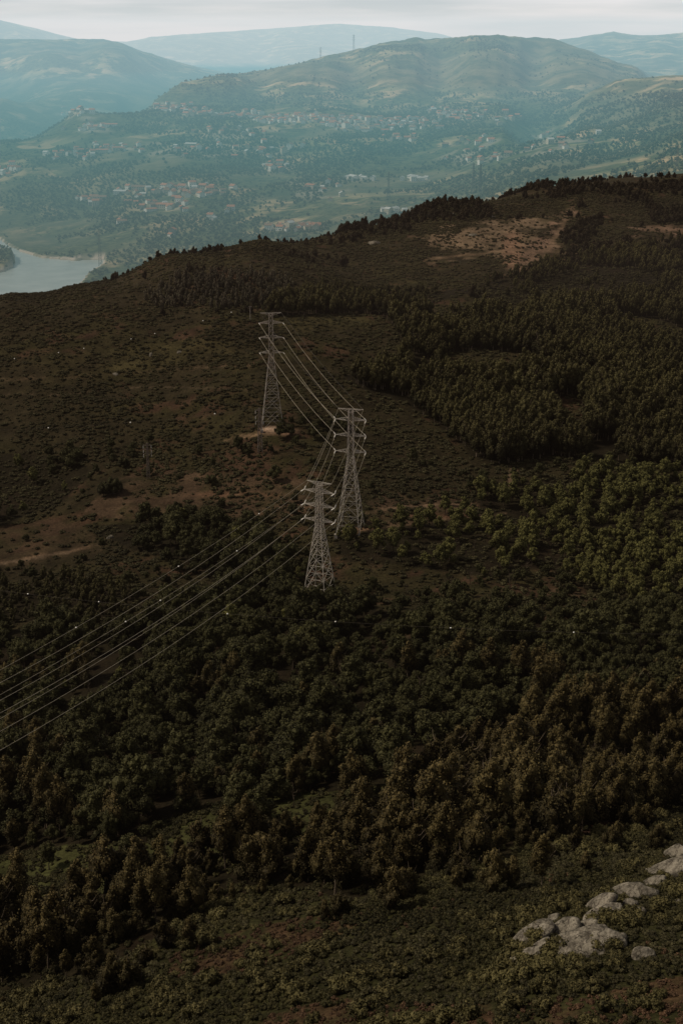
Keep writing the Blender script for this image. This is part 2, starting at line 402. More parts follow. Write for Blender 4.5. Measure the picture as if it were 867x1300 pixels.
class MB:
    def __init__(s): s.v = []; s.f = []; s.m = []; s.n = 0
    def add(s, v, f, mi=0):
        s.v.append(np.asarray(v, float)); s.f += [tuple(i + s.n for i in q) for q in f]; s.m += [mi] * len(f); s.n += len(v)
    def bar(s, a, b, w, w2=None, mi=0):
        a = np.asarray(a, float); b = np.asarray(b, float); d = b - a; L = np.linalg.norm(d)
        if L < 1e-6: return
        d /= L; up = np.array([0, 0, 1.0]) if abs(d[2]) < 0.95 else np.array([1.0, 0, 0])
        x = np.cross(d, up); x /= np.linalg.norm(x); y = np.cross(d, x); w2 = w if w2 is None else w2
        v = [a + x * i * w / 2 + y * j * w / 2 for i, j in ((-1,-1),(1,-1),(1,1),(-1,1))] + [b + x * i * w2 / 2 + y * j * w2 / 2 for i, j in ((-1,-1),(1,-1),(1,1),(-1,1))]
        s.add(v, [(0,1,2,3),(7,6,5,4),(0,4,5,1),(1,5,6,2),(2,6,7,3),(3,7,4,0)], mi)
    def tube(s, path, rad, seg=6, mi=0):
        path = [np.asarray(p, float) for p in path]; rings = []
        for i, p in enumerate(path):
            d = path[min(i+1, len(path)-1)] - path[max(i-1, 0)]; d /= np.linalg.norm(d) + 1e-9
            up = np.array([0, 0, 1.0]) if abs(d[2]) < 0.9 else np.array([1.0, 0, 0])
            x = np.cross(d, up); x /= np.linalg.norm(x); y = np.cross(d, x)
            r = rad[i] if hasattr(rad, '__len__') else rad
            rings += [p + (x * math.cos(2*PI*k/seg) + y * math.sin(2*PI*k/seg)) * r for k in range(seg)]
        f = [(i*seg+k, i*seg+(k+1)%seg, (i+1)*seg+(k+1)%seg, (i+1)*seg+k) for i in range(len(path)-1) for k in range(seg)]
        f += [tuple(range(seg)), tuple((len(path)-1)*seg + k for k in range(seg))[::-1]]
        s.add(rings, f, mi)
    def box(s, c, sz, mi=0):
        c = np.asarray(c, float); h = np.asarray(sz, float) / 2
        v = [c + h * np.array(q) for q in ((-1,-1,-1),(1,-1,-1),(1,1,-1),(-1,1,-1),(-1,-1,1),(1,-1,1),(1,1,1),(-1,1,1))]
        s.add(v, [(3,2,1,0),(4,5,6,7),(0,1,5,4),(1,2,6,5),(2,3,7,6),(3,0,4,7)], mi)
    def mesh(s, name, smooth=False):
        me = bpy.data.meshes.new(name); me.from_pydata([tuple(q) for a in s.v for q in a], [], s.f)
        me.polygons.foreach_set('material_index', np.array(s.m, np.int32))
        if smooth: me.polygons.foreach_set('use_smooth', np.ones(len(s.f), bool))
        me.update(); return me

# ------------------------------------------------------------------ ground zones (outlines of the stands, clearings and slopes)
def wpx_of(x, y, z=None):
    z = zat(x, y) if z is None else z
    a, b, f = project(x, y, z)
    w = np.clip(1200.0 / np.maximum(f, 200), 0.8, 6)
    return a + 9 * fbm(x, y, 60, 3) * w / 2, b + 5 * fbm(x + 77, y, 50, 3) * w / 2, a, b

Z_SLOPE = [(-900,1300),(-200,1290),(0,1262),(130,1238),(200,1190),(262,1152),(345,1122),(395,1135),(433,1150),(583,1102),(693,1082),(808,1045),(870,1028),(1900,990),(1900,3000),(-900,3000)]
Z_BAND = [(-900,1190),(0,1128),(80,1120),(180,1105),(262,1085),(350,1060),(420,1050),(490,1010),(540,985),(600,965),(660,925),(720,915),(790,905),(1900,850),(1900,1300),(-900,1400)]
Z_GAP = [(0,1085),(90,1070),(200,1068),(215,1108),(120,1138),(0,1150),(-200,1160),(-200,1100)]
Z_GAP2 = [(470,1000),(545,985),(600,1000),(540,1030),(480,1035)]
Z_GAP3 = [(190,1050),(330,1012),(440,1002),(430,1050),(300,1082),(205,1095)]
Z_OAK = [(-900,800),(-40,810),(30,800),(110,800),(170,808),(260,775),(330,770),(380,778),(440,772),(520,780),(620,775),(680,790),(760,780),(900,775),(1900,760),(1900,1300),(-900,1300)]
Z_OAKP = [(428,690),(450,655),(500,672),(560,660),(590,640),(640,610),(700,612),(760,600),(867,600),(1900,590),(1900,770),(867,785),(800,770),(740,745),(700,720),(620,735),(560,728),(500,720),(440,712)]
Z_OAKL = [(-600,560),(0,575),(90,582),(120,600),(70,640),(0,670),(-600,690)]
Z_OAKM = [(130,668),(200,662),(280,662),(330,672),(380,690),(385,740),(370,775),(290,760),(250,720),(170,700),(130,680)]
Z_EUCL = [(-500,745),(0,752),(40,742),(110,735),(165,748),(175,795),(100,800),(60,788),(0,800),(-500,800)]
Z_PLANT = [(432,478),(500,466),(515,440),(500,415),(480,398),(560,372),(640,352),(720,332),(800,320),(867,305),(1900,260),(1900,600),(867,596),(800,588),(700,580),(640,590),(600,580),(560,545),(520,512),(460,495)]
Z_PGAP = [[(560,452),(620,446),(676,452),(690,468),(640,482),(575,474)],[(520,392),(590,374),(645,384),(700,398),(650,408),(560,410)],[(700,510),(730,500),(748,530),(740,560),(722,560),(712,535)],[(770,395),(830,405),(867,420),(1100,430),(1100,446),(850,436),(780,412)]]
Z_WOOD = [(340,388),(380,372),(430,366),(520,372),(560,372),(510,402),(470,400),(420,398),(370,400),(340,402)]
Z_GREY = [(190,372),(230,352),(300,348),(352,352),(380,366),(350,386),(300,395),(230,395),(180,388)]
Z_RUST = [(105,650),(140,612),(190,596),(250,600),(330,606),(392,614),(398,648),(330,662),(250,650),(160,662)]
Z_RUST2 = [(466,640),(500,628),(560,632),(612,640),(600,655),(540,664),(468,668)]
Z_RUST3 = [(0,672),(60,660),(120,672),(130,700),(60,712),(0,722),(-400,730),(-400,680)]
Z_FIELD = [(350,402),(460,400),(478,408),(455,420),(380,424),(352,415)]
Z_BARE = [(545,332),(565,310),(590,292),(620,280),(690,274),(722,282),(720,305),(695,330),(668,345),(640,342),(660,322),(610,332)]
Z_BARE2 = [(800,300),(820,286),(1100,280),(1100,312),(830,312)]
Z_LEFTGREEN = [(0,470),(120,445),(250,430),(330,428),(330,448),(200,470),(60,500),(0,505)]
Z_FERN = [(215,1215),(330,1180),(420,1165),(450,1185),(330,1235),(200,1250)]
Z_FERN2 = [(330,1300),(430,1268),(560,1270),(700,1265),(900,1230),(1300,1230),(1300,1600),(200,1600)]
Z_RIDGE = [[(186,338),(200,322),(240,316),(278,314),(285,322),(240,336),(200,345)],
           [(500,275),(540,262),(600,258),(690,268),(702,278),(620,279),(560,282),(520,288)],
           [(700,298),(740,285),(770,275),(760,300),(720,310)],[(690,252),(740,238),(820,236),(1200,200),(1200,262),(867,268),(800,258),(740,256)],
           [(815,262),(1200,250),(1200,290),(830,285)],[(680,330),(760,310),(867,312),(1200,300),(1200,335),(760,340)]]

def zones(x, y, z=None):
    a, b, pa, pb = wpx_of(x, y, z)
    ip = lambda poly: inpoly(a, b, poly)
    near = np.asarray(y) < 2200
    r = {}
    r['slope'] = ip(Z_SLOPE)
    r['band'] = ip(Z_BAND) & ~r['slope'] & ~ip(Z_GAP)
    r['gap'] = ip(Z_GAP) | ip(Z_GAP2) | ip(Z_GAP3)
    r['oak'] = ip(Z_OAK) & ~r['band'] & ~r['slope'] & ~r['gap']
    r['band'] &= ~r['gap']
    r['oakp'] = ip(Z_OAKP) & ~r['oak']
    r['oakl'] = (ip(Z_OAKL) | ip(Z_OAKM)) & ~r['oak']
    r['eucl'] = ip(Z_EUCL)
    r['plant'] = ip(Z_PLANT) & ~ip(Z_PGAP[0]) & ~ip(Z_PGAP[1]) & ~ip(Z_PGAP[2]) & ~ip(Z_PGAP[3])
    r['wood'] = ip(Z_WOOD) & ~r['plant']
    r['greyw'] = ip(Z_GREY) & ~r['wood']
    r['rust3'] = ip(Z_RUST3)
    r['rust'] = ip(Z_RUST) | ip(Z_RUST2) | ip(Z_RUST3)
    r['field'] = ip(Z_FIELD) | ip(Z_LEFTGREEN)
    r['bare'] = ip(Z_BARE) | ip(Z_BARE2)
    r['fern'] = ip(Z_FERN) | ip(Z_FERN2)
    r['ridge'] = np.zeros(np.shape(a), bool)
    for q in Z_RIDGE: r['ridge'] |= ip(q)
    for k in r: r[k] = r[k] & near
    return r, pa, pb

# ------------------------------------------------------------------ the villages: place, spread, number of houses
CL = [((215,136),(22,5),14,'at the left foot of the big hill'),((250,143),(22,4),14,'at the left foot of the big hill'),((300,147),(30,3),14,'along the village road below the big hill'),
      ((355,153),(20,4),44,'in the bright village below the big hill'),((400,150),(28,4),32,'in the bright village below the big hill'),((445,157),(26,6),30,'in the village right of the bright part'),((510,158),(40,6),28,'in the village right of the bright part'),
      ((575,146),(40,7),22,'in the fields right of the village'),((640,150),(20,6),6,'in the fields right of the village'),((100,145),(28,7),12,'on the left spur above the river valley'),((120,163),(26,5),9,'on the left spur above the river valley'),
      ((95,197),(30,5),12,'on the terraces halfway down at left'),((145,190),(30,5),12,'on the terraces halfway down at left'),((10,218),(14,5),9,'beside the left edge over the river'),
      ((170,245),(20,4),14,'in the lower village above the river'),((215,243),(30,4),16,'in the lower village above the river'),((250,243),(28,6),34,'in the lower village above the river'),((205,262),(30,5),14,'on the slope under the lower village'),
      ((118,255),(12,4),7,'at the left end of the lower village'),((290,270),(3,2),4,'alone and bright under the lower village'),((270,277),(6,2),3,'alone and bright under the lower village'),((155,283),(3,2),3,'in the woods above the river bend'),((220,300),(4,2),3,'in the woods above the river bend'),
      ((350,212),(20,6),7,'in the middle of the wooded valley'),((340,190),(50,8),10,'in the middle of the wooded valley'),((380,290),(30,4),12,'just over the ridge in the valley bottom'),((455,228),(14,1.5),6,'in the white row on the valley slope'),((530,229),(14,1.5),9,'in the white row on the valley slope'),
      ((500,270),(14,2),8,'just above the near tree line'),((505,177),(14,3),5,'on the slope right of the village'),((620,200),(60,10),8,'on the right hand valley slope'),((700,185),(50,20),8,'on the right hand valley slope'),((600,180),(40,8),7,'on the right hand valley slope'),
      ((300,170),(60,6),8,'between the upper and lower villages'),((240,190),(60,10),10,'between the upper and lower villages'),((400,240),(40,12),6,'between the upper and lower villages')]

TRACKS = [[(440,677),(500,668),(560,660),(640,652)],[(466,650),(520,643),(600,640)],[(-60,725),(0,716),(90,700),(130,690)],[(285,560),(318,553),(345,548),(375,547)],
          [(0,482),(100,478),(200,470),(330,463)],[(643,625),(646,608),(656,597)],[(300,628),(350,622),(395,632)],[(560,812),(620,802),(690,812)],[(676,348),(698,312),(716,280)],[(540,330),(640,318),(760,322)]]
def on_track(pa, pb, wx=3.0, wy=1.3):
    m = np.zeros(np.shape(pa))
    for ti, t in enumerate(TRACKS):
        for (x0, y0), (x1, y1) in zip(t[:-1], t[1:]):
            ax, ay, bx, by = x0 / wx, y0 / wy, x1 / wx, y1 / wy
            k = np.clip(((pa / wx - ax) * (bx - ax) + (pb / wy - ay) * (by - ay)) / ((bx - ax) ** 2 + (by - ay) ** 2), 0, 1)
            m = np.maximum(m, (0.28 if ti == 4 else 0.8) * np.clip(1.5 - np.hypot(pa / wx - ax - k * (bx - ax), pb / wy - ay - k * (by - ay)), 0, 1))
    return m

# ------------------------------------------------------------------ terrain meshes
def grid_mesh(name, i0, i1):
    rows = i1 - i0
    v = np.stack([XX[i0:i1], YY[i0:i1], ZZ[i0:i1]], -1).reshape(-1, 3)
    idx = np.arange(rows * NU).reshape(rows, NU)
    f = np.stack([idx[:-1, :-1], idx[:-1, 1:], idx[1:, 1:], idx[1:, :-1]], -1).reshape(-1, 4)
    return npmesh(name, v, f, smooth=True), v

def set_color(me, col):
    at = me.color_attributes.new('tint', 'FLOAT_COLOR', 'POINT')
    c = np.ones((len(col), 4), np.float32); c[:, :3] = col
    at.data.foreach_set('color', c.ravel())

isplit = int(np.searchsorted(ls, math.log(2300)))
me, v = grid_mesh('hillside_ground', 0, isplit + 1)
zn, pa, pb = zones(v[:, 0], v[:, 1], v[:, 2])
f1 = fbm(v[:, 0], v[:, 1], 45, 4); f2 = fbm(v[:, 0] + 300, v[:, 1], 12, 3)
col = np.zeros((len(v), 3)); col[:] = (0.034, 0.029, 0.017)
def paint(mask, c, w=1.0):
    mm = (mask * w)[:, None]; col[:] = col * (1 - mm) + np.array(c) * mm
paint(np.clip(f1 * 1.6 + 0.3, 0, 1), (0.040, 0.038, 0.018))
paint(np.clip((f1 + f2 - 0.25) * 2, 0, 1), (0.062, 0.040, 0.028))
paint(zn['field'] * np.clip(0.35 + f1 * 1.6 + f2 * 0.8, 0, 1), (0.060, 0.054, 0.027)); paint(zn['gap'], (0.052, 0.058, 0.024))
paint(zn['slope'], (0.038, 0.040, 0.018))
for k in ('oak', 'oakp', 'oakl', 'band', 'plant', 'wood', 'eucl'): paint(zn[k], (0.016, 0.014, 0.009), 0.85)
paint(zn['rust'] * np.where(zn['rust3'], 0.5, 1.0) * np.clip(0.55 + f1 * 1.2 + f2 * 1.5, 0, 1), (0.080, 0.057, 0.040)); paint(zn['fern'] * np.clip(0.3 + f1 + f2 * 2.2, 0, 1), (0.090, 0.058, 0.038))
paint(np.clip(1.15 - ((pa - 625 + (pb - 305) * 1.2) / 75) ** 2 - ((pb - 303) / 24) ** 2 + f1 * 2.2 + f2 * 1.4, 0, 1) * (np.abs(pb - 305) < 45) * (v[:, 1] < 2200) * 0.85, (0.20, 0.155, 0.115))
paint(np.clip(1.0 - ((pa - 690 + (pb - 305) * 0.9) / 16) ** 2 - ((pb - 308) / 40) ** 2 + f1 * 1.6 + f2, 0, 1) * (v[:, 1] < 2200) * (pa > 640), (0.20, 0.14, 0.11))
paint(np.clip(1.0 - ((pa - 850) / 60) ** 2 - ((pb - 293) / 13) ** 2 + f1 * 1.6 + f2, 0, 1) * (v[:, 1] < 2200) * (pa > 760), (0.20, 0.14, 0.11))
def disc(px, py, rx, ry): return np.clip(1.4 - ((pa - px) / rx) ** 2 - ((pb - py) / ry) ** 2, 0, 1) * (v[:, 1] < 2200)
paint(disc(352, 548, 26, 5) * np.clip(0.9 + f2, 0, 1), (0.30, 0.20, 0.15)); paint(disc(345, 545, 14, 3), (0.62, 0.48, 0.40))
paint(disc(318, 553, 22, 2.2), (0.16, 0.12, 0.08)); paint(disc(455, 672, 26, 2.0), (0.20, 0.13, 0.09))
paint(disc(545, 655, 60, 2.0) * 0.7, (0.17, 0.10, 0.07)); paint(disc(300, 628, 60, 4) * 0.5, (0.17, 0.10, 0.07))
paint(disc(720, 760, 30, 14) * np.clip(f2 * 2 + .5, 0, 1), (0.10, 0.075, 0.05)); paint(disc(560, 805, 60, 8) * 0.4, (0.09, 0.065, 0.045))
paint(disc(770, 1052, 34, 12), (0.10, 0.06, 0.05)); paint(disc(717, 1075, 22, 3), (0.15, 0.09, 0.075))
paint(disc(648, 605, 4, 14), (0.13, 0.10, 0.07)); paint(disc(650, 318, 14, 25), (0.24, 0.16, 0.12))
paint(on_track(pa + 3 * f1, pb + 2 * f2) * (v[:, 1] < 2200) * np.clip(0.75 + f2, 0.2, 1), (0.20, 0.145, 0.105))
# a track across the left clearing
tr = np.abs(pb - (716 - 0.17 * pa)) < 1.2; paint(tr * (pa > -50) * (pa < 90) * 1.0, (0.13, 0.10, 0.075))
tr = np.abs(pb - (500 - 0.03 * pa + 3 * np.sin(pa / 40))) < 0.8; paint(tr * (pa < 330) * 0.6, (0.09, 0.07, 0.05))
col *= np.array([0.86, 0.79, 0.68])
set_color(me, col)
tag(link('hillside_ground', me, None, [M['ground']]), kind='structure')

me, v = grid_mesh('valley_hills', isplit, NV)
pa, pb, _ = project(v[:, 0], v[:, 1], v[:, 2])
col = np.zeros((len(v), 3))
f1 = fbm(v[:, 0], v[:, 1], 500, 4); f2 = fbm(v[:, 0], v[:, 1], 160, 3)
dist = v[:, 1]
def blob(px, py, rx, ry, d0=2300, d1=26000):
    return np.clip(1.3 - ((pa - px) / rx) ** 2 - ((pb - py) / ry) ** 2 + f1 * 0.9, 0, 1) * (dist > d0) * (dist < d1)
heath = np.clip(blob(600, 90, 110, 26) + blob(810, 140, 90, 30) + blob(430, 95, 60, 14) * 0.6 + blob(730, 95, 60, 10), 0, 1)
forest = np.clip(blob(470, 205, 70, 18) + blob(280, 130, 70, 20) + blob(90, 160, 70, 14) + blob(620, 190, 40, 26) + blob(40, 245, 60, 18) + blob(660, 160, 40, 30) + blob(560, 60, 60, 8), 0, 1)
shore = near_lake[isplit:].ravel() * (dist < 4200) * (v[:, 2] < WATER + 14) * 0.9
clear = (np.clip(blob(480, 210, 10, 1.5) * 0 + blob(540, 232, 4, 2), 0, 1))
f3 = fbm(v[:, 0] * 0.6, v[:, 1], 42, 3); plots = np.zeros(len(v))
for (cx_, cy_), (sx_, sy_), cn_, _pl in CL:
    plots = np.maximum(plots, np.clip(1.5 - ((pa - cx_) / (sx_ + 3)) ** 2 - ((pb - cy_) / (sy_ + 1.0)) ** 2, 0, 1) * (dist > 2400) * (dist < 7500) * min(1.0, 0.35 + cn_ / 24))
shore = np.maximum(shore, plots * np.clip(f3 * 2.6, 0, 0.55))
for x0_, y0_, x1_, y1_ in ((335,196,440,150),(345,176,420,170),(60,215,200,205),(560,165,640,150),(640,205,867,192),(280,262,400,236),(700,150,867,128),(60,285,240,275)):
    t_ = np.clip(((pa - x0_) * (x1_ - x0_) + (pb - y0_) * (y1_ - y0_) * 6) / ((x1_ - x0_) ** 2 + 6 * (y1_ - y0_) ** 2), 0, 1)
    dd_ = np.hypot(pa - (x0_ + t_ * (x1_ - x0_)), (pb - (y0_ + t_ * (y1_ - y0_))) * 3.2)
    heath = np.maximum(heath, np.clip(1.4 - dd_ / 11 + f2 * 1.2, 0, 1) * (dist > 2400) * (dist < 6500))
forest = np.clip(forest + blob(440, 215, 60, 9) + blob(560, 205, 34, 12) + blob(200, 225, 34, 8) + blob(330, 232, 44, 8) + blob(180, 150, 40, 5) + blob(700, 170, 22, 26) + blob(250, 212, 26, 8), 0, 1)
col[:, 0] = heath; col[:, 1] = forest; col[:, 2] = np.clip(shore * np.maximum(f2 > -0.4, 0.35), 0, 1)
set_color(me, col)
tag(link('valley_hills', me, None, [M['far']]), kind='structure')

mb = MB(); mb.add([(-2600, 1500, WATER), (700, 1500, WATER), (700, 4200, WATER), (-2600, 4200, WATER)], [(0, 1, 2, 3)])
tag(link('river_water', mb.mesh('river_water'), None, [M['water']]), kind='structure')

# ------------------------------------------------------------------ haze: air over valley and hilltop, its airlight put in as glow
def haze(name, box, absorb, sigma, color):
    (x0, x1), (y0, y1), (z0, z1) = box
    mb = MB(); mb.box(((x0+x1)/2, (y0+y1)/2, (z0+z1)/2), (x1-x0, y1-y0, z1-z0))
    m, nt, out = newmat(name)
    ab = N(nt, 'ShaderNodeVolumeAbsorption'); ab.inputs['Color'].default_value = (0, 0, 0, 1); ab.inputs['Density'].default_value = sigma
    em = N(nt, 'ShaderNodeEmission'); em.inputs['Color'].default_value = (*color, 1); em.inputs['Strength'].default_value = sigma
    ad = N(nt, 'ShaderNodeAddShader'); nt.links.new(ab.outputs[0], ad.inputs[0]); nt.links.new(em.outputs[0], ad.inputs[1])
    nt.links.new(ad.outputs[0], out.inputs['Volume'])
    o = link(name, mb.mesh(name), None, [m]); tag(o, kind='stuff'); return o
haze('valley_haze', ((-16000, 16000), (2050, 15950), (WATER - 40, H - 130)), 0, 1/2900.0, (0.160, 0.318, 0.335))
haze('upper_haze', ((-16050, 16050), (2040, 9500), (H - 129, H + 260)), 0, 1/7800.0, (0.385, 0.60, 0.665))
haze('distant_haze', ((-16040, 16040), (9502, 15900), (H - 129.5, H + 260.5)), 0, 1/8500.0, (1.15, 1.05, 1.02))
haze('hollow_fill_glow', ((-1500, 1500), (120, 948), (H - 420, H - 60)), 0, 1/6500.0, (0.034, 0.025, 0.019))  # added glowing volume that lifts the blacks of the near woods
haze('hillside_haze', ((-2500, 2500), (950, 2035), (H - 420, H - 136)), 0, 1/6500.0, (0.17, 0.130, 0.105))

# ------------------------------------------------------------------ tree prototypes
def ico(sub=1):
    import bmesh
    bm = bmesh.new(); bmesh.ops.create_icosphere(bm, subdivisions=sub, radius=1)
    v = np.array([q.co[:] for q in bm.verts]); f = [tuple(w.index for w in q.verts) for q in bm.faces]; bm.free(); return v, f
ICO1, ICO2, ICO3 = ico(1), ico(2), ico(3)

def crown_mesh(name, lobes, nleaf, size, seed, up=0.25, core=0.82, stretch=1.0):
    """lobes: (x,y,z,rx,rz). A crown of leaf-sized faces around dark cores"""
    r = np.random.default_rng(seed)
    L = np.array(lobes, float)
    area = L[:, 3] ** 2; area /= area.sum()
    V = []; F = []; nv = 0
    for i, (x, y, z, rx, rz) in enumerate(L):
        cv, cf = ICO1
        d = cv * np.array([rx, rx, rz]) * core * (0.85 + 0.3 * r.random((len(cv), 1))) + (x, y, z)
        V.append(d); F += [(a + nv, b + nv, c + nv, c + nv) for a, b, c in cf]; nv += len(d)
        k = int(nleaf * area[i]) + 4
        d = r.normal(size=(k, 3)); d[:, 2] += up; d /= np.linalg.norm(d, axis=1)[:, None]
        p = d * np.array([rx, rx, rz]) * (0.82 + 0.34 * r.random((k, 1)) ** 1.5) + (x, y, z)
        keep = np.ones(k, bool)
        for j, (x2, y2, z2, rx2, rz2) in enumerate(L):
            if j != i: keep &= (((p - (x2, y2, z2)) / (rx2, rx2, rz2)) ** 2).sum(1) > 0.55
        p = p[keep]; d = d[keep]; k = len(p)
        nrm = d + r.normal(size=(k, 3)) * 0.55; nrm /= np.linalg.norm(nrm, axis=1)[:, None]
        t = np.cross(nrm, r.normal(size=(k, 3))); t /= np.linalg.norm(t, axis=1)[:, None]
        b = np.cross(nrm, t)
        s = size * (0.55 + 0.9 * r.random((k, 1)))
        q = np.stack([p - t * s, p - b * s * 0.6 * stretch + nrm * s * 0.15, p + t * s, p + b * s * 0.6 + nrm * s * 0.1], 1).reshape(-1, 3)
        V.append(q); F += [(nv + 4*m, nv + 4*m + 1, nv + 4*m + 2, nv + 4*m + 3) for m in range(k)]; nv += 4 * k
    me = bpy.data.meshes.new(name)
    me.from_pydata(np.concatenate(V).tolist(), [], [f if f[2] != f[3] else f[:3] for f in F]); me.update()
    return me

def trunk_mesh(name, h, r0, limbs, seed, bend=0.3):
    r = np.random.default_rng(seed); mb = MB()
    path = []; ox = oy = 0
    for k in range(6):
        path.append((ox, oy, h * k / 5 - 0.6 * (k == 0))); ox += r.normal() * bend * 0.3; oy += r.normal() * bend * 0.3
    mb.tube(path, [r0 * (1.25 if k == 0 else 1 - 0.15 * k) for k in range(6)], 6)
    for i in range(limbs):
        t = 0.4 + 0.55 * i / max(limbs, 1); a = r.random() * 2 * PI; L = h * (0.18 + 0.15 * r.random())
        k = int(t * 5); p0 = np.array(path[k]) * (1 - (t*5-k)) + np.array(path[min(k+1, 5)]) * (t*5-k)
        mid = p0 + np.array([math.cos(a), math.sin(a), 0.6]) * L * 0.5; end = p0 + np.array([math.cos(a), math.sin(a), 1.1]) * L
        mb.tube([p0, mid, end], [r0 * 0.45, r0 * 0.3, r0 * 0.12], 4)
    return mb.mesh(name)

def euc_lobes(seed, h, w, base=0.35, n=11):
    r = np.random.default_rng(seed); L = []
    for i in range(n):
        t = (i + 0.5) / n; z = h * (base + (1 - base) * 0.97 * t)
        prof = math.sin(PI * min(1, (t * 0.88 + 0.14))) ** 0.7
        off = w * prof * 0.42 * (0.3 + r.random()); a = r.random() * 2 * PI
        rr = w * (0.20 + 0.16 * prof) * (0.75 + 0.5 * r.random()) * (1 - 0.35 * t)
        L.append((math.cos(a) * off, math.sin(a) * off, z - rr * 0.6, rr, rr * 1.5))
    return L

def oak_lobes(seed, h, w, n=18):
    r = np.random.default_rng(seed); L = []
    lean = r.normal(size=2) * w * 0.05
    for i in range(n):
        a = i * 2.4 + r.random() * 1.2; t = r.random() ** 0.55
        lev = r.random()
        rad = w * 0.40 * t * (1 - 0.55 * lev ** 2); zz = h * (0.38 + 0.52 * lev)
        rr = w * (0.085 + 0.085 * r.random()) * (1.15 - 0.4 * lev)
        L.append((math.cos(a) * rad + lean[0] * lev, math.sin(a) * rad + lean[1] * lev, zz, rr, rr * (0.8 + 0.5 * r.random())))
    L.append((0, 0, h * 0.56, w * 0.25, h * 0.27))
    return L

def shrub_lobes(seed, h, w, n=6):
    r = np.random.default_rng(seed)
    return [(math.cos(i * 2.2) * w * 0.27 * r.random() ** .5, math.sin(i * 2.2) * w * 0.27 * r.random() ** .5, h * (0.3 + 0.3 * r.random()), w * (0.16 + 0.1 * r.random()), h * (0.28 + 0.18 * r.random())) for i in range(n)]

class Kind:
    def __init__(s, name, nvar, maker, cmat, tmat, hspan):
        s.name = name; s.var = [maker(k) for k in range(nvar)]; s.cmat, s.tmat = cmat, tmat; s.hspan = hspan
        for c, t in s.var:
            c.materials.append(cmat)
            if t: t.materials.append(tmat)
        s.proto = {}
def mk_euc(base, nleaf, size):
    return lambda k: (crown_mesh('euc_crown', euc_lobes(100 + k, (15, 16, 13.5, 15.5, 12.5)[k], (5.2, 4.4, 6.0, 5.6, 4.6)[k], base), nleaf, size, k, stretch=1.3), trunk_mesh('euc_trunk', 12.5, 0.22, 3, k))
K = {}
K['euc'] = Kind('eucalyptus_tree', 5, mk_euc(0.38, 900, 0.36), M['euc'], M['barkp'], 15)
K['pine'] = Kind('pine_tree', 8, lambda k: (crown_mesh('pine_crown', euc_lobes(200 + k, (12, 13.5, 10, 12.5, 9, 14, 11, 8)[k], (4.4, 4.0, 5.4, 5.8, 4.6, 4.6, 3.4, 5.2)[k], (0.26, 0.4, 0.15, 0.3, 0.1, 0.45, 0.3, 0.12)[k], 16), 2200, 0.22, 50 + k, stretch=1.3), trunk_mesh('pine_trunk', 9, 0.2, 4, 60 + k)), M['pine'], M['barkp'], 11)
K['oak'] = Kind('oak_tree', 8, lambda k: (crown_mesh('oak_crown', oak_lobes(300 + k, (9, 8, 11, 7, 10, 8.5, 12, 7.5)[k], (8.6, 10, 8, 7.5, 9.5, 7, 9.5, 10.5)[k], 20 + 2 * k), 2800, 0.24, 80 + k), trunk_mesh('oak_trunk', 5, 0.25, 4, 90 + k)), M['oak'], M['bark'], 8)
K['oakp'] = Kind('pale_leaved_tree', 5, lambda k: (crown_mesh('pale_crown', oak_lobes(340 + k, 11, 7.2, 20 + 2 * k), 2400, 0.26, 120 + k), trunk_mesh('pale_trunk', 6, 0.22, 4, 130 + k)), M['oakp'], M['bark'], 9)
K['ridge'] = Kind('ridge_pine', 6, lambda k: (crown_mesh('ridge_crown', euc_lobes(240 + k, 11, 6.5, 0.25, 12) if k % 2 else oak_lobes(240 + k, 8, 8.5, 14), 700, 0.42, 150 + k), trunk_mesh('ridge_trunk', 8, 0.25, 3, 160 + k)), M['ridge'], M['bark'], 11)
K['grey'] = Kind('grey_leaved_tree', 4, lambda k: (crown_mesh('grey_crown', euc_lobes(260 + k, 11, 4.2, 0.2, 9), 450, 0.42, 170 + k), trunk_mesh('grey_trunk', 9, 0.2, 3, 180 + k)), M['grey'], M['barkp'], 11)
K['bush'] = Kind('gorse_bush', 5, lambda k: (crown_mesh('bush_leaves', shrub_lobes(400 + k, 1.7, 3.2, 8), 900, 0.14, 190 + k), None), M['shrub'], None, 1.7)

def frame_ok(x, y, z, mx=6, my=6):
    a, b, f = project(x, y, z); return (a > -mx) & (a < 867 + mx) & (b > -my) & (b < 1300 + my)

def jitter(x0, x1, y0, y1, step, seed):
    r = np.random.default_rng(seed)
    gx, gy = np.meshgrid(np.arange(x0, x1, step), np.arange(y0, y1, step))
    x = (gx + (r.random(gx.shape) - .5) * step * 0.95).ravel(); y = (gy + (r.random(gx.shape) - .5) * step * 0.95).ravel()
    k = np.abs(x / y) < np.where(y < 900, 0.56, 0.40)
    return x[k], y[k], r

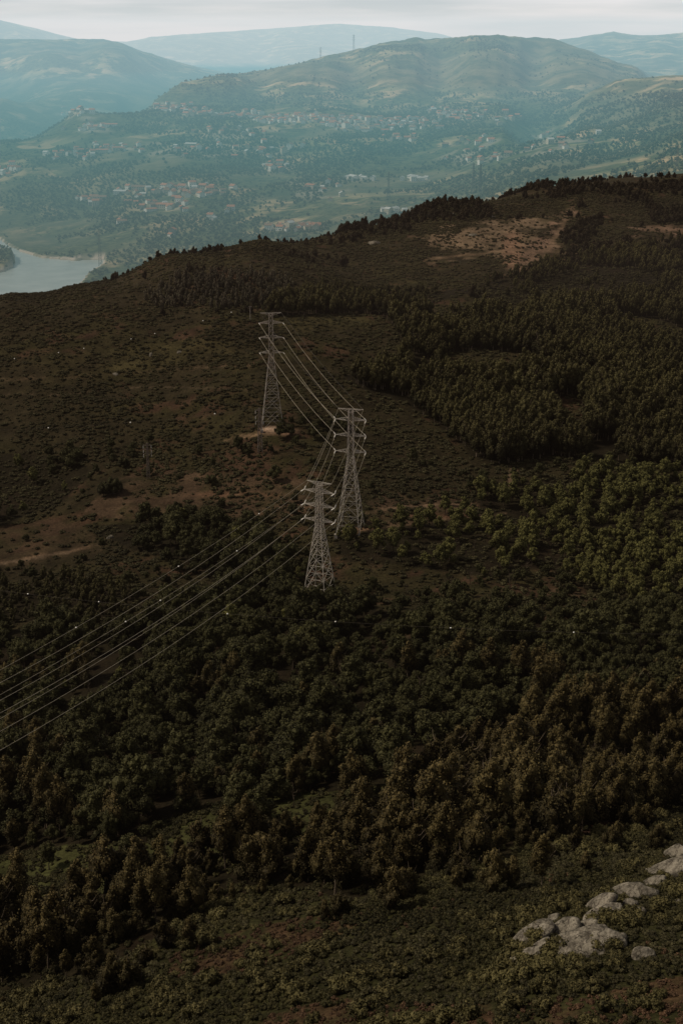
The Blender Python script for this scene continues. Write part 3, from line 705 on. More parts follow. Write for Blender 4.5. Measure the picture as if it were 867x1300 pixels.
def gn_scatter(name, kinds_parts, pos, rot, scl, mats_kind='stuff'):
    """one object of countless plants; kinds_parts: list of lists of source objects (a plant's crown and trunk)"""
    me = bpy.data.meshes.new(name); me.vertices.add(len(pos)); me.vertices.foreach_set('co', np.asarray(pos, np.float32).ravel())
    nvar = len(kinds_parts)
    for nm, typ, arr in (('rot', 'FLOAT', rot), ('scl', 'FLOAT', scl)):
        at = me.attributes.new(nm, typ, 'POINT'); at.data.foreach_set('value', np.asarray(arr, np.float32))
    at = me.attributes.new('idx', 'INT', 'POINT'); at.data.foreach_set('value', np.random.default_rng(3).integers(0, nvar, len(pos)).astype(np.int32))
    o = link(name, me); tag(o, kind='stuff')
    ng = bpy.data.node_groups.new(name, 'GeometryNodeTree')
    ng.interface.new_socket('Geometry', in_out='INPUT', socket_type='NodeSocketGeometry'); ng.interface.new_socket('Geometry', in_out='OUTPUT', socket_type='NodeSocketGeometry')
    gi = ng.nodes.new('NodeGroupInput'); go = ng.nodes.new('NodeGroupOutput')
    iop = ng.nodes.new('GeometryNodeInstanceOnPoints'); ng.links.new(gi.outputs[0], iop.inputs['Points'])
    jall = ng.nodes.new('GeometryNodeJoinGeometry')
    for parts in reversed(kinds_parts):
        j = ng.nodes.new('GeometryNodeJoinGeometry')
        for p in parts:
            oi = ng.nodes.new('GeometryNodeObjectInfo'); oi.inputs['Object'].default_value = p; oi.transform_space = 'ORIGINAL'
            ng.links.new(oi.outputs['Geometry'], j.inputs[0])
        g2i = ng.nodes.new('GeometryNodeGeometryToInstance'); ng.links.new(j.outputs[0], g2i.inputs[0]); ng.links.new(g2i.outputs[0], jall.inputs[0])
    ng.links.new(jall.outputs[0], iop.inputs['Instance']); iop.inputs['Pick Instance'].default_value = True
    def attr(nm, t):
        a = ng.nodes.new('GeometryNodeInputNamedAttribute'); a.data_type = t; a.inputs['Name'].default_value = nm; return a.outputs[0]
    ng.links.new(attr('idx', 'INT'), iop.inputs['Instance Index'])
    cb = ng.nodes.new('ShaderNodeCombineXYZ'); ng.links.new(attr('rot', 'FLOAT'), cb.inputs[2])
    ng.links.new(cb.outputs[0], iop.inputs['Rotation'])
    sc_ = ng.nodes.new('ShaderNodeCombineXYZ'); s = attr('scl', 'FLOAT')
    for i in range(3): ng.links.new(s, sc_.inputs[i])
    ng.links.new(sc_.outputs[0], iop.inputs['Scale'])
    ng.links.new(iop.outputs[0], go.inputs[0])
    md = o.modifiers.new('scatter', 'NODES'); md.node_group = ng
    return o

def plant_kind(kind, x, y, s, labeler, cat, groupf, nmax, stuff_name, seed):
    """first nmax (largest in view) as things with parts, the rest one stuff object"""
    r = np.random.default_rng(seed); Kd = K[kind]
    z = zat(x, y); rot = r.random(len(x)) * 2 * PI
    a, b, f = project(x, y, z); ok = (a > 4) & (a < 863) & (b > 8) & (b < 1296)
    # hidden behind nearer ground? march from the crown's top to the camera
    top = z + Kd.hspan * s * 0.8; vis = np.ones(len(x), bool)
    for t in np.linspace(0.3, 0.98, 45):
        vis &= (H + (top - H) * t) > zat(x * t, y * t) - 0.5
    order = np.argsort(-(s / f) * (ok & vis)); nth = min(nmax, int((ok & vis).sum()))
    things = []
    for q in order[:nth]:
        vi = int(r.integers(len(Kd.var))); c, t = Kd.var[vi]
        if t is None:
            o = bpy.data.objects.new(Kd.name, c); C.objects.link(o)
            o.location = (x[q], y[q], z[q] - 0.1); o.rotation_euler = (0, 0, rot[q]); o.scale = (s[q],) * 3
            Kd.proto.setdefault(vi, [o])
        else:
            o = empty(Kd.name, (x[q], y[q], z[q]), rot[q], float(s[q]))
            oc = bpy.data.objects.new('crown', c); C.objects.link(oc); oc.parent = o
            ot = bpy.data.objects.new('trunk', t); C.objects.link(ot); ot.parent = o
            Kd.proto.setdefault(vi, [oc, ot])
        tag(o, labeler(a[q], b[q]), cat, groupf(a[q], b[q])); things.append(o)
    rest = order[nth:]
    if len(rest) and stuff_name and Kd.proto:
        pos = np.stack([x, y, z - 0.05], -1)[rest]
        gn_scatter(stuff_name, list(Kd.proto.values()), pos, rot[rest], s[rest])
    return things

# ---- forest planting
def scale_n(r, n, lo, hi): return lo + (hi - lo) * r.random(n) ** 1.1
NEARX = (-700, 800)
x, y, r = jitter(*NEARX, 200, 760, 5.6, 21)
zn, pa, pb = zones(x, y); mixn = fbm(x + 210, y, 42, 3)
sel = (zn['band'] & (r.random(len(x)) < 0.9) & (fbm(x, y, 24, 3) > -0.42)) | (zn['oak'] & (pb > 860) & (mixn > 0.22) & (r.random(len(x)) < 0.5)) | (zn['slope'] & ~inpoly(pa + 7 * mixn, pb - 52 - 40 * mixn, Z_SLOPE) & (r.random(len(x)) < 0.30)) | (zn['slope'] & (pb < 1200) & (mixn > 0.1) & (r.random(len(x)) < 0.03))
x1, y1 = x[sel], y[sel]; s1 = scale_n(r, len(x1), 0.42, 1.4) * (1 + 0.25 * fbm(x1, y1, 40, 2))
def side(a): return 'left' if a < 290 else 'middle' if a < 580 else 'right'
ed_, pa_, pb_ = zones(x1, y1)
s1 = np.where(ed_['slope'], s1 * 0.6, s1)
plant_kind('pine', x1, y1, s1,
    lambda a, b: {'left': 'rust tinged young tree in the lower wood near the left edge', 'middle': 'rust tinged young tree in the wood above the middle of the heath slope', 'right': 'rust tinged slender tree with pale stem in the wood above the boulders'}[side(a)],
    'tree', lambda a, b: {'left': 'rusty trees at the lower left', 'middle': 'rusty trees above the heath slope', 'right': 'rusty trees above the boulders'}[side(a)], 300, 'rusty_woods', 31)

x, y, r = jitter(*NEARX, 260, 820, 6.0, 22)
zn, pa, pb = zones(x, y)
n1 = fbm(x, y, 38, 3)
dens = zn['oak'] * np.where(n1 > -0.24, 0.93, 0.15) + zn['oakl'] * 0.8 * (n1 > -0.1)
other = (~zn['slope'] & ~zn['band'] & ~zn['oak'] & ~zn['oakl'] & ~zn['oakp'] & ~zn['plant'] & ~zn['rust'] & ~zn['gap'] & ~zn['eucl'] & (pb > 480))
dens = dens + other * np.where(n1 > 0.2, 0.5, 0.05) + zn['rust'] * 0.03 + zn['gap'] * 0.05
sel = r.random(len(x)) < dens
x2, y2 = x[sel], y[sel]; s2 = (0.45 + 0.95 * r.random(len(x2)) ** 1.4) * (1 + 0.35 * fbm(x2, y2, 25, 2)) * np.where(other[sel], 0.62, 1)
plant_kind('oak', x2, y2, s2,
    lambda a, b: 'round dark green oak in the dense %s of the wooded hollow' % ('left part' if a < 430 else 'right part') if b < 930 else 'round dark green oak low in the wood on the %s side, above the rusty trees' % ('left' if a < 430 else 'right'),
    'tree', lambda a, b: ('upper ' if b < 930 else 'lower ') + ('left' if a < 430 else 'right') + ' oaks of the wooded hollow', 300, 'oak_woods', 32)

x, y, r = jitter(*NEARX, 480, 860, 6.6, 23)
zn, pa, pb = zones(x, y); n1 = fbm(x, y, 30, 3)
sel = (zn['oakp'] & (r.random(len(x)) < np.where(n1 > -0.15, 0.9, 0.15))) | (zn['oakl'] & (r.random(len(x)) < 0.05)) | (zn['oak'] & (n1 > 0.15) & (r.random(len(x)) < 0.09))
x3, y3 = x[sel], y[sel]; s3 = scale_n(r, len(x3), 0.4, 1.25)
plant_kind('oakp', x3, y3, s3,
    lambda a, b: 'paler green broad tree %s' % ('close to the right of the middle pylon' if a < 600 else 'below the plantation towards the right edge'), 'tree',
    lambda a, b: 'paler trees by the pylons' if a < 600 else 'paler trees below the plantation', 290, 'pale_woods', 33)

x, y, r = jitter(*NEARX, 560, 1700, 4.7, 24)
zn, pa, pb = zones(x, y); n1 = fbm(x, y, 45, 3)
sel = (zn['plant'] & (r.random(len(x)) < np.where(pb > 392 - 0.06 * (pa - 600), np.where(n1 > -0.34, 0.93, 0.12), np.where(fbm(x, y, 70, 3) > -0.02, 0.7, 0.05)))) | (zn['eucl'] & (r.random(len(x)) < 0.75)) | (zn['wood'] & (r.random(len(x)) < 0.75))
x4, y4 = x[sel], y[sel]; s4 = scale_n(r, len(x4), 0.5, 1.12) * (1 + 0.45 * fbm(x4, y4, 70, 2)); s4 = np.where(zones(x4, y4)[0]['eucl'], s4 * 0.6, s4); s4 = s4 * np.where(project(x4, y4, zat(x4, y4))[1] < 385, 0.72, 1)
plant_kind('euc', x4, y4, s4,
    lambda a, b: 'slim olive eucalyptus in the dense plantation on the right hand slope' if a > 400 else 'small eucalyptus in the stand beside the left edge', 'tree',
    lambda a, b: 'eucalyptus plantation on the slope' if a > 400 else 'small eucalyptus stand', 300, 'eucalyptus_woods', 34)

x, y, r = jitter(-560, 760, 800, 2250, 7.0, 25)
zn, pa, pb = zones(x, y); n1 = fbm(x, y, 60, 3)
ridge_z = zat(x, y)
crest = (zat(x, y * 1.03) < ridge_z - 1.5) & (y > 1000) & (y < 2200) & (pb < 440)
sel = (zn['ridge'] & (n1 > -0.12) & (r.random(len(x)) < 0.72)) | (crest & (n1 > 0.12) & (r.random(len(x)) < 0.16)) | ((pb < 400) & ~zn['bare'] & ~zn['plant'] & ~zn['field'] & (n1 > 0.30) & (r.random(len(x)) < 0.4)) | (y > 1700) & (n1 > 0.2) & (r.random(len(x)) < 0.45)
x5, y5 = x[sel], y[sel]; s5 = scale_n(r, len(x5), 0.3, 1.05) * np.where(project(x5, y5, zat(x5, y5))[0] < 430, 0.62, 1)
plant_kind('ridge', x5, y5, s5,
    lambda a, b: 'small dark pine along the %s of the near hilltop' % ('lower left end' if a < 430 else 'upper right end'), 'tree',
    lambda a, b: 'dark pines on the left of the hilltop' if a < 430 else 'dark pines on the right of the hilltop', 220, 'hilltop_woods', 35)

x, y, r = jitter(-400, 200, 900, 1500, 6.0, 26)
zn, pa, pb = zones(x, y); sel = (zn['greyw'] & (r.random(len(x)) < 0.8)) | ((pa < 50) & (pb > 745) & (pb < 785) & (r.random(len(x)) < .2))
x6, y6 = x[sel], y[sel]; s6 = scale_n(r, len(x6), 0.5, 0.9)
plant_kind('grey', x6, y6, s6, lambda a, b: 'greyish green slim tree in the pale wood under the left end of the ridge', 'tree', lambda a, b: 'pale wood below the ridge', 220, 'grey_woods', 36)

dt = [trunk_mesh('dead_tree', 8, 0.2, 11, 600 + k, 0.6) for k in range(4)]
for t in dt: t.materials.append(M['bark'])
rr_ = random.Random(77); where = [('hollow', 40, 820, 820, 960), ('lower wood', 120, 960, 780, 1030), ('scrub by the pylons', 440, 700, 720, 770)]
for k in range(36):
    nm, xa, ya, xb_, yb_ = where[k % 3]; q = ground(rr_.uniform(xa, xb_), rr_.uniform(min(ya, yb_), max(ya, yb_)))
    o = bpy.data.objects.new('dead_tree', dt[k % 4]); C.objects.link(o); o.location = q; o.rotation_euler = (0.05, 0.05, k); o.scale = (rr_.uniform(0.7, 1.15),) * 3
    tag(o, 'leafless pale dead tree sticking out of the %s' % nm, 'tree', 'dead trees in the %s' % nm)

# ---- heath and shrubs
x, y, r = jitter(-230, 270, 110, 430, 1.35, 27)
zn, pa, pb = zones(x, y); n1 = fbm(x, y, 14, 3)
inside = (pa > -420) & (pa < 1420) & (pb < 1700); pick_b = r.random(len(x))
big = inside & zn['slope'] & ~(zn['fern'] & (pick_b < 0.7)) & (n1 > 0.12) & (r.random(len(x)) < 0.13)
xb, yb = x[big], y[big]
plant_kind('bush', xb, yb, scale_n(r, len(xb), 0.7, 1.7),
    lambda a, b: 'rounded dark green gorse bush on the heath slope %s' % ('to the left of the boulders' if a < 640 else 'around the granite boulders'), 'bush',
    lambda a, b: 'gorse bushes left of the boulders' if a < 640 else 'gorse bushes by the boulders', 260, 'gorse_scrub', 37)
# small plants: made as prototypes inside their own stuff objects (one clump each, placed where it grows)
def clump_source(name, mat, h, w, n, leaf, seed, at):
    me = crown_mesh(name, shrub_lobes(seed, h, w, 6), n, leaf, seed); me.materials.append(mat)
    o = link(name, me); o.location = (at[0], at[1], float(zat(at[0], at[1]))); tag(o, kind='stuff'); return o
def scrub(name, sel, x, y, mat, h, w, n, leaf, lo, hi, seed, pw=1.0):
    xs, ys = x[sel], y[sel]
    if len(xs) < 6: return
    r = np.random.default_rng(seed)
    src = [[clump_source(name, mat, h, w, n, leaf, seed + q, (xs[q], ys[q]))] for q in range(4)]
    gn_scatter(name, src, np.stack([xs, ys, zat(xs, ys) - 0.08], -1)[4:], r.random(len(xs) - 4) * 6.28, lo + (hi - lo) * r.random(len(xs) - 4) ** pw)
pick = r.random(len(x)); n2 = fbm(x + 50, y, 22, 4)
scrub('heath_undergrowth', inside & (zn['slope'] | zn['gap'] | (zn['band'] & (pick < 0.45))) & ((n2 < 0.12) | (pick < 0.3)) & ~(zn['fern'] & (pick < 0.72)) & (n1 > -0.55) & (r.random(len(x)) < 0.85), x, y, M['shrub'], 1.0, 2.0, 260, 0.11, 0.5, 1.35, 500)
scrub('bracken_undergrowth', inside & (zn['fern'] | ((n1 < -0.25) & zn['slope'] & (pick < .4))) & (r.random(len(x)) < 0.8), x, y, M['fern'], 0.7, 1.6, 200, 0.12, 0.4, 1.1, 520)
scrub('brown_undergrowth', inside & zn['slope'] & ~zn['fern'] & (n2 > 0.02) & (r.random(len(x)) < 0.75), x, y, M['heath'], 0.9, 1.9, 240, 0.10, 0.4, 1.3, 530)
x, y, r = jitter(*NEARX, 360, 1700, 1.9, 28)
zn, pa, pb = zones(x, y); n1 = fbm(x, y, 28, 4)
inside = (pa > -330) & (pa < 1200)
dense_wood = zn['oak'] | zn['plant'] | zn['band'] | zn['wood']
sel = inside & ~(dense_wood & (pb > 392)) & ~zn['slope'] & ((n1 > -0.05) & (r.random(len(x)) < 0.7) | (r.random(len(x)) < 0.30)) & ~(zn['field'] & (r.random(len(x)) < 0.35)) & ~(zn['bare'] & (r.random(len(x)) < 0.62)) & ~(zn['rust'] & (n1 < 0.1) & (r.random(len(x)) < 0.7))
sel &= on_track(pa, pb, 3.4, 1.6) < 0.3
for qx, qy, qr in ((352, 548, 24), (345, 545, 14)):
    sel &= ~((np.abs(pa - qx) < qr) & (np.abs(pb - qy) < 5))
scrub('hillside_undergrowth', sel, x, y, M['heath'], 1.3, 3.2, 130, 0.24, 0.16, 1.45, 540, 2.4)

# ---- valley woods far below
x, y, r = jitter(-1900, 2000, 2500, 6600, 11.5, 29)
z = zat(x, y); a, b, f = project(x, y, z)
n1 = fbm(x, y, 180, 4); n2 = fbm(x + 999, y, 520, 3)
sel = (a > -60) & (a < 930) & (z > WATER + 4) & (r.random(len(x)) < np.clip(0.45 + n1 * 3.0 + n2 * 1.2, 0.025, 0.97) * np.where((a > 300) & (b < 118) & (b > 66), 0.15, 1)) & ((y < 5200) | (r.random(len(x)) < 0.5))
x, y, z = x[sel], y[sel], z[sel]
def far_source(k):
    me = crown_mesh('valley_woods', oak_lobes(700 + k, 9, 11, 7), 70, 1.2, 700 + k, core=0.95); me.materials.append(M['farleaf'])
    o = link('valley_woods', me); o.location = (x[k], y[k], z[k]); tag(o, kind='stuff'); return [o]
gn_scatter('valley_woods', [far_source(k) for k in range(4)], np.stack([x, y, z - 1], -1)[4:], r.random(len(x) - 4) * 6.28, (0.35 + 0.8 * r.random(len(x) - 4) ** 1.5))

# ------------------------------------------------------------------ boulders
def boulder(px, py, w, h, depth=0.7, seed=0, tilt=0.0, yaw=0.0, label='', group=None, name='boulder', mat='granite'):
    w *= 1.16; h *= 0.92; tilt *= 1.6
    p = ground(px, py + h * 0.35); sl = (p - Vector((0, 0, H))).length; m = sl / FPX
    W, Hh = w * m, h * m * 1.05
    v, f = ICO3; r = np.random.default_rng(seed); q = np.array(v)
    s = np.sign(q) * np.abs(q) ** 0.82
    o3 = r.random(3) * 50
    nn = fbm(q[:, 0] * 1.0 + o3[0], q[:, 1] + q[:, 2] * 0.7 + o3[1], 0.9, 3)
    s = s * (1 + 0.22 * nn[:, None])
    for _ in range(5):        # planed faces
        d = r.normal(size=3); d[2] = abs(d[2]) * .7; d /= np.linalg.norm(d); k = s @ d; c = 0.68 + 0.25 * r.random(); s = s - np.outer(np.maximum(k - c, 0) * 0.9, d)
    s = s * (W / 2, W / 2 * depth, Hh / 2)
    me = npmesh(name, s, np.array(f), smooth=True); me.materials.append(M[mat])
    o = link(name, me); o.location = (p.x, p.y + W * depth * 0.25, p.z + Hh * 0.06); o.rotation_euler = (0, tilt, yaw)
    tag(o, label, 'boulder', group); return o
BL = [
 (674,1190,56,20,0.7,-0.36,'broad sloping granite slab at the left end of the boulder cluster'),
 (716,1184,46,24,0.7,-0.46,'egg shaped granite boulder leaning against the left sloping slab'),
 (745,1177,34,20,0.7,-0.62,'narrow upright granite block in the middle of the cluster'),
 (734,1208,104,22,0.55,-0.18,'longest low granite dome along the front of the boulder cluster'),
 (668,1220,44,11,0.7,-0.28,'flat pale rock at the foot of the cluster, furthest left'),
 (762,1149,44,16,0.7,-0.42,'smooth granite boulder above the narrow upright block'),
 (795,1136,42,14,0.8,-0.2,'cracked granite boulder next to the palest round one'),
 (820,1135,32,18,0.9,0.1,'palest rounded boulder at the upper part of the cluster'),
 (843,1109,84,13,0.5,-0.3,'long tilted granite slab running up to the right edge'),
 (799,1148,18,14,0.9,0.0,'small granite boulder tucked under the palest round one'),
 (770,1166,44,26,0.8,-0.2,'shaded granite boulder half covered by gorse'),
 (703,1165,16,16,0.9,0.0,'small round boulder standing alone above the egg shaped one'),
 (745,1192,20,16,0.9,0.1,'small dark boulder resting on the long front dome'),
 (785,1192,18,20,0.9,0.0,'small boulder at the right end of the long front dome'),
 (818,1213,24,14,0.9,0.0,'low round boulder among shrubs right of the front dome'),
 (856,1086,34,12,0.8,-0.4,'reddish flat rock above the long tilted slab'),
 (776,1158,26,16,0.8,-0.3,'broken granite block between the shaded boulder and the cracked one'),
 (829,1122,30,13,0.7,-0.35,'dark edged granite slab just below the long tilted slab'),
 (760,1182,22,16,0.8,-0.3,'stained granite block behind the small dark boulder'),
 (690,1205,30,13,0.8,-0.3,'half buried granite shelf under the left sloping slab'),
 (808,1158,20,12,0.8,-0.2,'flat granite piece poking out of the gorse under the palest boulder'),
 (864,1146,16,10,0.8,0.0,'pale rock cut by the right edge of the view'),
]
for i, (px, py, w, h, d, t, lab) in enumerate(BL):
    boulder(px, py, w, h, d, 900 + i, t, 0.3 * math.sin(i * 2.1), lab, 'granite boulders on the heath slope')
for bx_, by_, bs_ in ((772,1170,1.9),(758,1172,1.5),(790,1168,1.7),(748,1200,0.9),(716,1222,1.3),(690,1205,0.8),(805,1165,1.6),(690,1228,1.5),(660,1238,1.6),(778,1200,1.2),(835,1150,1.6),(705,1152,1.7),(850,1128,1.4),(730,1150,1.0),(655,1210,1.1)):
    q = ground(bx_, by_ + 6); o = bpy.data.objects.new('gorse_bush', K['bush'].var[bx_ % 5][0]); C.objects.link(o); o.location = (q.x, q.y, q.z - 0.1); o.scale = (bs_,) * 3; o.rotation_euler = (0, 0, bx_)
    tag(o, 'dark gorse bush growing among the granite boulders', 'bush', 'gorse bushes among the boulders')
SM = [(697,1077,9,4,'pale stone left of the gap below the rusty trees'),(712,1076,11,5,'largest pale stone in the row below the rusty trees'),(740,1066,10,6,'pale stone beside the pink bare patch under the trees'),
      (783,1041,8,6,'white stone at the top of the bare gully'),(812,1046,9,6,'pale stone at the wood edge above the boulders'),(434,774,10,7,'pale rock right below the nearest pylon'),
      (818,724,14,6,'pale flat rock in the scrub under the plantation'),(192,450,6,8,'upright pale rock on the open left hillside'),(147,475,7,4,'low pale rock on the open left hillside'),
      (228,447,7,4,'small grey rock in the left hillside grass'),(140,682,8,6,'brownish rock in the left clearing'),(600,298,10,4,'flat rock at the edge of the bare hilltop'),(574,272,8,5,'pale outcrop on the far brow of the hilltop'),
      (801,1294,7,12,'narrow pale rock at the bottom edge of the view'),(240,1222,8,5,'lone pale stone in the bracken on the lower left slope'),(741,728,12,5,'brown rock in the open scrub above the hollow'),(475,308,14,6,'grey rock on the left shoulder of the hilltop'),(715,300,8,4,'pale rock beside the hilltop track')]
for i, (px, py, w, h, lab) in enumerate(SM):
    boulder(px, py, w, h, 0.9, 950 + i, 0.1 * math.sin(i), i * 0.7, lab, None, 'rock')

# ------------------------------------------------------------------ pylons
def lattice(mb, z0, z1, w0, w1, n, leg, br, horiz=True):
    """square tower section between z0 and z1, widths w0 > w1"""
    cs = ((-1,-1),(1,-1),(1,1),(-1,1))
    ratio = (w1 / w0) ** (1 / n); hs = [z0]; tot = sum(ratio ** k for k in range(n)) if abs(ratio - 1) > 1e-3 else n
    for k in range(n): hs.append(hs[-1] + (z1 - z0) * (ratio ** k if abs(ratio - 1) > 1e-3 else 1) / tot)
    W = lambda z: w0 + (w1 - w0) * (z - z0) / (z1 - z0)
    pt = lambda c, z: np.array([c[0] * W(z) / 2, c[1] * W(z) / 2, z])
    for k in range(n):
        a, b = hs[k], hs[k+1]; m = (a + b) / 2
        for i in range(4):
            c, d = cs[i], cs[(i+1) % 4]
            if leg: mb.bar(pt(c, a), pt(c, b), leg, leg * 0.95)
            mb.bar(pt(c, a), pt(d, b), br); mb.bar(pt(d, a), pt(c, b), br)
            if horiz: mb.bar(pt(c, b), pt(d, b), br)
            if b - a > 5.5:
                x = (pt(c, a) + pt(d, b)) / 2
                mb.bar(pt(c, m), x, br * 0.8); mb.bar(pt(d, m), x, br * 0.8)

def make_pylon(loc, yaw, Ht, base, arm=7.6, mat='steel', waist=0.62, k=1.0, label='', cat='pylon', group=None, wires_to=(), topbar=6.0, insul=True, name='lattice_pylon'):
    root = empty(name, loc, yaw); tag(root, label, cat, group)
    zw = Ht * waist; leg = 0.30 * k; br = 0.125 * k; bw = 2.7
    mb = MB(); lattice(mb, 0.0, zw, base, bw, 7, leg, br); link('tapered_body', mb.mesh('tapered_body'), root, [M[mat]])
    mb = MB(); lattice(mb, zw, Ht - 0.4, bw, 2.0, 8, leg * 0.8, br * 0.8, False); link('upper_mast', mb.mesh('upper_mast'), root, [M[mat]])
    tips = []
    for z in (Ht * 0.655, Ht * 0.785, Ht * 0.91):
        for s in (-1, 1):
            mb = MB(); w = 1.1; tip = np.array([s * arm, 0, z + 0.25])
            for q in (-1, 1):
                a = np.array([s * w, q * w, z]); mb.bar(a, tip, br * 1.3); b = np.array([s * w, q * w, z + 1.5]); mb.bar(b, tip, br * 1.1)
                for t in (0.25, 0.5, 0.75):
                    mb.bar(a + (tip - a) * t, b + (tip - b) * (t - 0.2), br * 0.8)
            for t in (0.2, 0.45, 0.7):
                a = np.array([s * w, -w, z]); b = np.array([s * w, w, z]); mb.bar(a + (tip - a) * t, b + (tip - b) * min(1, t + .22), br * 0.8)
            link('crossarm', mb.mesh('crossarm'), root, [M[mat]]); tips.append(tip)
    mb = MB(); z = Ht - 0.2
    for s in (-1, 1):
        tip = np.array([s * topbar, 0, Ht]);
        for q in (-1, 1): mb.bar((s * .9, q * .9, Ht - 0.2), tip, br * 1.4)
        mb.bar((0, 0, Ht - 1.7), tip, br * 1.2)
        tips.append(tip)
    mb.bar((-0.9, -.9, z), (0.9, -.9, z), br * 1.4); mb.bar((-0.9, .9, z), (0.9, .9, z), br * 1.4)
    link('earth_wire_bar', mb.mesh('earth_wire_bar'), root, [M[mat]])
    for c in ((-1,-1),(1,-1),(1,1),(-1,1)):
        mb = MB(); mb.box((c[0]*base/2, c[1]*base/2, -1.2), (1.6, 1.6, 3.2)); link('footing', mb.mesh('footing'), root, [M['concrete']])
    mw = Matrix.Translation(loc) @ Matrix.Rotation(yaw, 4, 'Z')
    world = [mw @ Vector(t) for t in tips]
    return root, tips, world, mw

def insulator(root, mw, tip, towards, length=3.2, k=1.0):
    """a string of discs from the arm tip; returns the world point of its far end"""
    d = (mw.inverted() @ Vector(towards)) - Vector(tip); d.normalize()
    mb = MB(); a = np.array(tip, float); dv = np.array(d)
    for o in (0,):
        mb.tube([a + dv * 0.2, a + dv * length], 0.05 * k, 5)
        for q in range(8):
            c = a + dv * (0.5 + q * (length - 0.8) / 7); mb.tube([c - dv * 0.09, c, c + dv * 0.09], [0.10 * k, 0.24 * k, 0.12 * k], 7)
    link('insulator', mb.mesh('insulator'), root, [M['insul']])
    return mw @ Vector(a + dv * length)

def catenary(a, b, sag, n=28):
    return [tuple(a.lerp(b, t / n) - Vector((0, 0, 4 * sag * (t / n) * (1 - t / n)))) for t in range(n + 1)]

def cable(name, a, b, sag, rad, label, group, mat='wire'):
    p = catenary(a, b, sag); o0 = Vector(p[0]); mb = MB(); mb.tube([Vector(q) - o0 for q in p], rad, 5)
    o = link(name, mb.mesh(name), None, [M[mat]]); o.location = o0; tag(o, label, 'cable', group); return p

def height_for(loc, py_top):
    lo, hi = 5, 150
    for _ in range(40):
        mid = (lo + hi) / 2
        if project(loc.x, loc.y, loc.z + mid)[1] > py_top: lo = mid
        else: hi = mid
    return lo

pA, pB, pC = ground(346, 543), ground(445, 676), ground(406, 753)
pD = Vector((-124.0, 340.0, 0)); pD.z = float(zat(pD.x, pD.y))
pZ = Vector((-330.0, 1010.0, 0)); pZ.z = float(zat(pZ.x, pZ.y))
HA, HB, HC = height_for(pA, 397), height_for(pB, 519), height_for(pC, 612)
print('pylon heights', HA, HB, HC, pA, pB, pC, pD)
yA, yB, yC, yD = math.radians(4), math.radians(-14), math.radians(-28), math.radians(-40)
GP = 'tall steel transmission pylons'
PY = {}
PY['A'] = make_pylon(pA, yA, HA, 12.5, 6.8, label='farthest tall steel lattice pylon standing on the bare sandy knoll', group=GP)
PY['B'] = make_pylon(pB, yB, HB, 11.5, 7.4, label='middle tall steel lattice pylon beside the reddish clearing', group=GP)
PY['C'] = make_pylon(pC, yC, HC, 10.5, 7.4, label='nearest tall steel lattice pylon rising from the dark wood', group=GP)
PY['D'] = make_pylon(pD, yD, 44, 10.5, 7.4, label='tall steel lattice pylon outside the left edge of the view', group=GP)
names = {0: 'lower', 1: 'middle', 2: 'upper'}
def string(p, q, sag, gname):
    ra, ta, wa, ma = PY[p]; rb, tb, wb, mb_ = PY[q]
    for i in range(6):
        s = 'left' if i % 2 == 0 else 'right'
        ea = insulator(ra, ma, ta[i], wb[i]); eb = insulator(rb, mb_, tb[i], wa[i])
        cable('power_cable', ea, eb, sag, 0.062, '%s %s-hand power cable %s' % (names[i // 2], s, gname), 'power cables ' + gname)
        ends.setdefault((p, i), []).append(ea); ends.setdefault((q, i), []).append(eb)
    for i in (6, 7):
        pp = cable('earth_cable', wa[i], wb[i], sag * 0.7, 0.05, 'thin top wire on the %s, %s' % ('left' if i == 6 else 'right', gname), 'top wires ' + gname, 'wire' if p != 'A' else 'thinwire')
        tops.setdefault((p, q), []).append(pp)
ends, tops = {}, {}
string('A', 'B', 3.0, 'strung from the sandy knoll pylon to the middle pylon')
string('B', 'C', 2.0, 'strung from the middle pylon to the nearest pylon')
string('C', 'D', 6.0, 'strung from the nearest pylon down to the left edge')
for (p, i), e in ends.items():
    if len(e) == 2:
        root, tips, world, mw = PY[p]; inv = mw.inverted()
        a, b = inv @ e[0], inv @ e[1]; mb = MB(); path = [tuple(a.lerp(b, t / 8) - Vector((0, 0, 4 * 2.6 * (t/8) * (1 - t/8)))) for t in range(9)]
        mb.tube(path, 0.06, 5); link('jumper_cable', mb.mesh('jumper_cable'), root, [M['wire']])

# smaller masts
def small_mast(px, pbase, ptop, w, arm, mat, label, narm=3, k=1.0, name='small_pylon', cat='pylon', levels=(0.7, 0.82, 0.94), dmax=20000, up=True):
    p = ground(px, pbase, 100, dmax); h = height_for(p, ptop)
    root = empty(name, p, 0.2); tag(root, label, cat, None)
    mb = MB(); lattice(mb, 0, h, w, w * 0.35, 10, 0.2 * k, 0.11 * k); link('lattice_mast', mb.mesh('lattice_mast'), root, [M[mat]])
    tips = []
    for z in levels:
        mb = MB()
        for s in (-1, 1):
            mb.bar((0, 0, h * z), (s * arm, 0, h * z + 0.2), 0.2 * k); mb.bar((0, 0, h * z + 1.4), (s * arm, 0, h * z + 0.2), 0.12 * k); tips.append(p + Vector((s * arm, 0, h * z)))
        link('crossarm', mb.mesh('crossarm'), root, [M[mat]])
        for s in (-1, 1):
            mb = MB(); mb.tube([(s * arm, 0, h * z), (s * arm, 0, h * z - 1.6)], 0.14 * k, 6); link('insulator', mb.mesh('insulator'), root, [M['insul'] if mat != 'farsteel' else M[mat]])
    return root, p, h, tips
s1_ = small_mast(330.5, 575, 518, 2.6, 2.2, 'oldsteel', 'short narrow lattice mast in front of the sandy knoll pylon')
s2_ = small_mast(189, 608, 563, 1.8, 2.2, 'oldsteel', 'dull brown thin mast on the left hillside above the clearing')
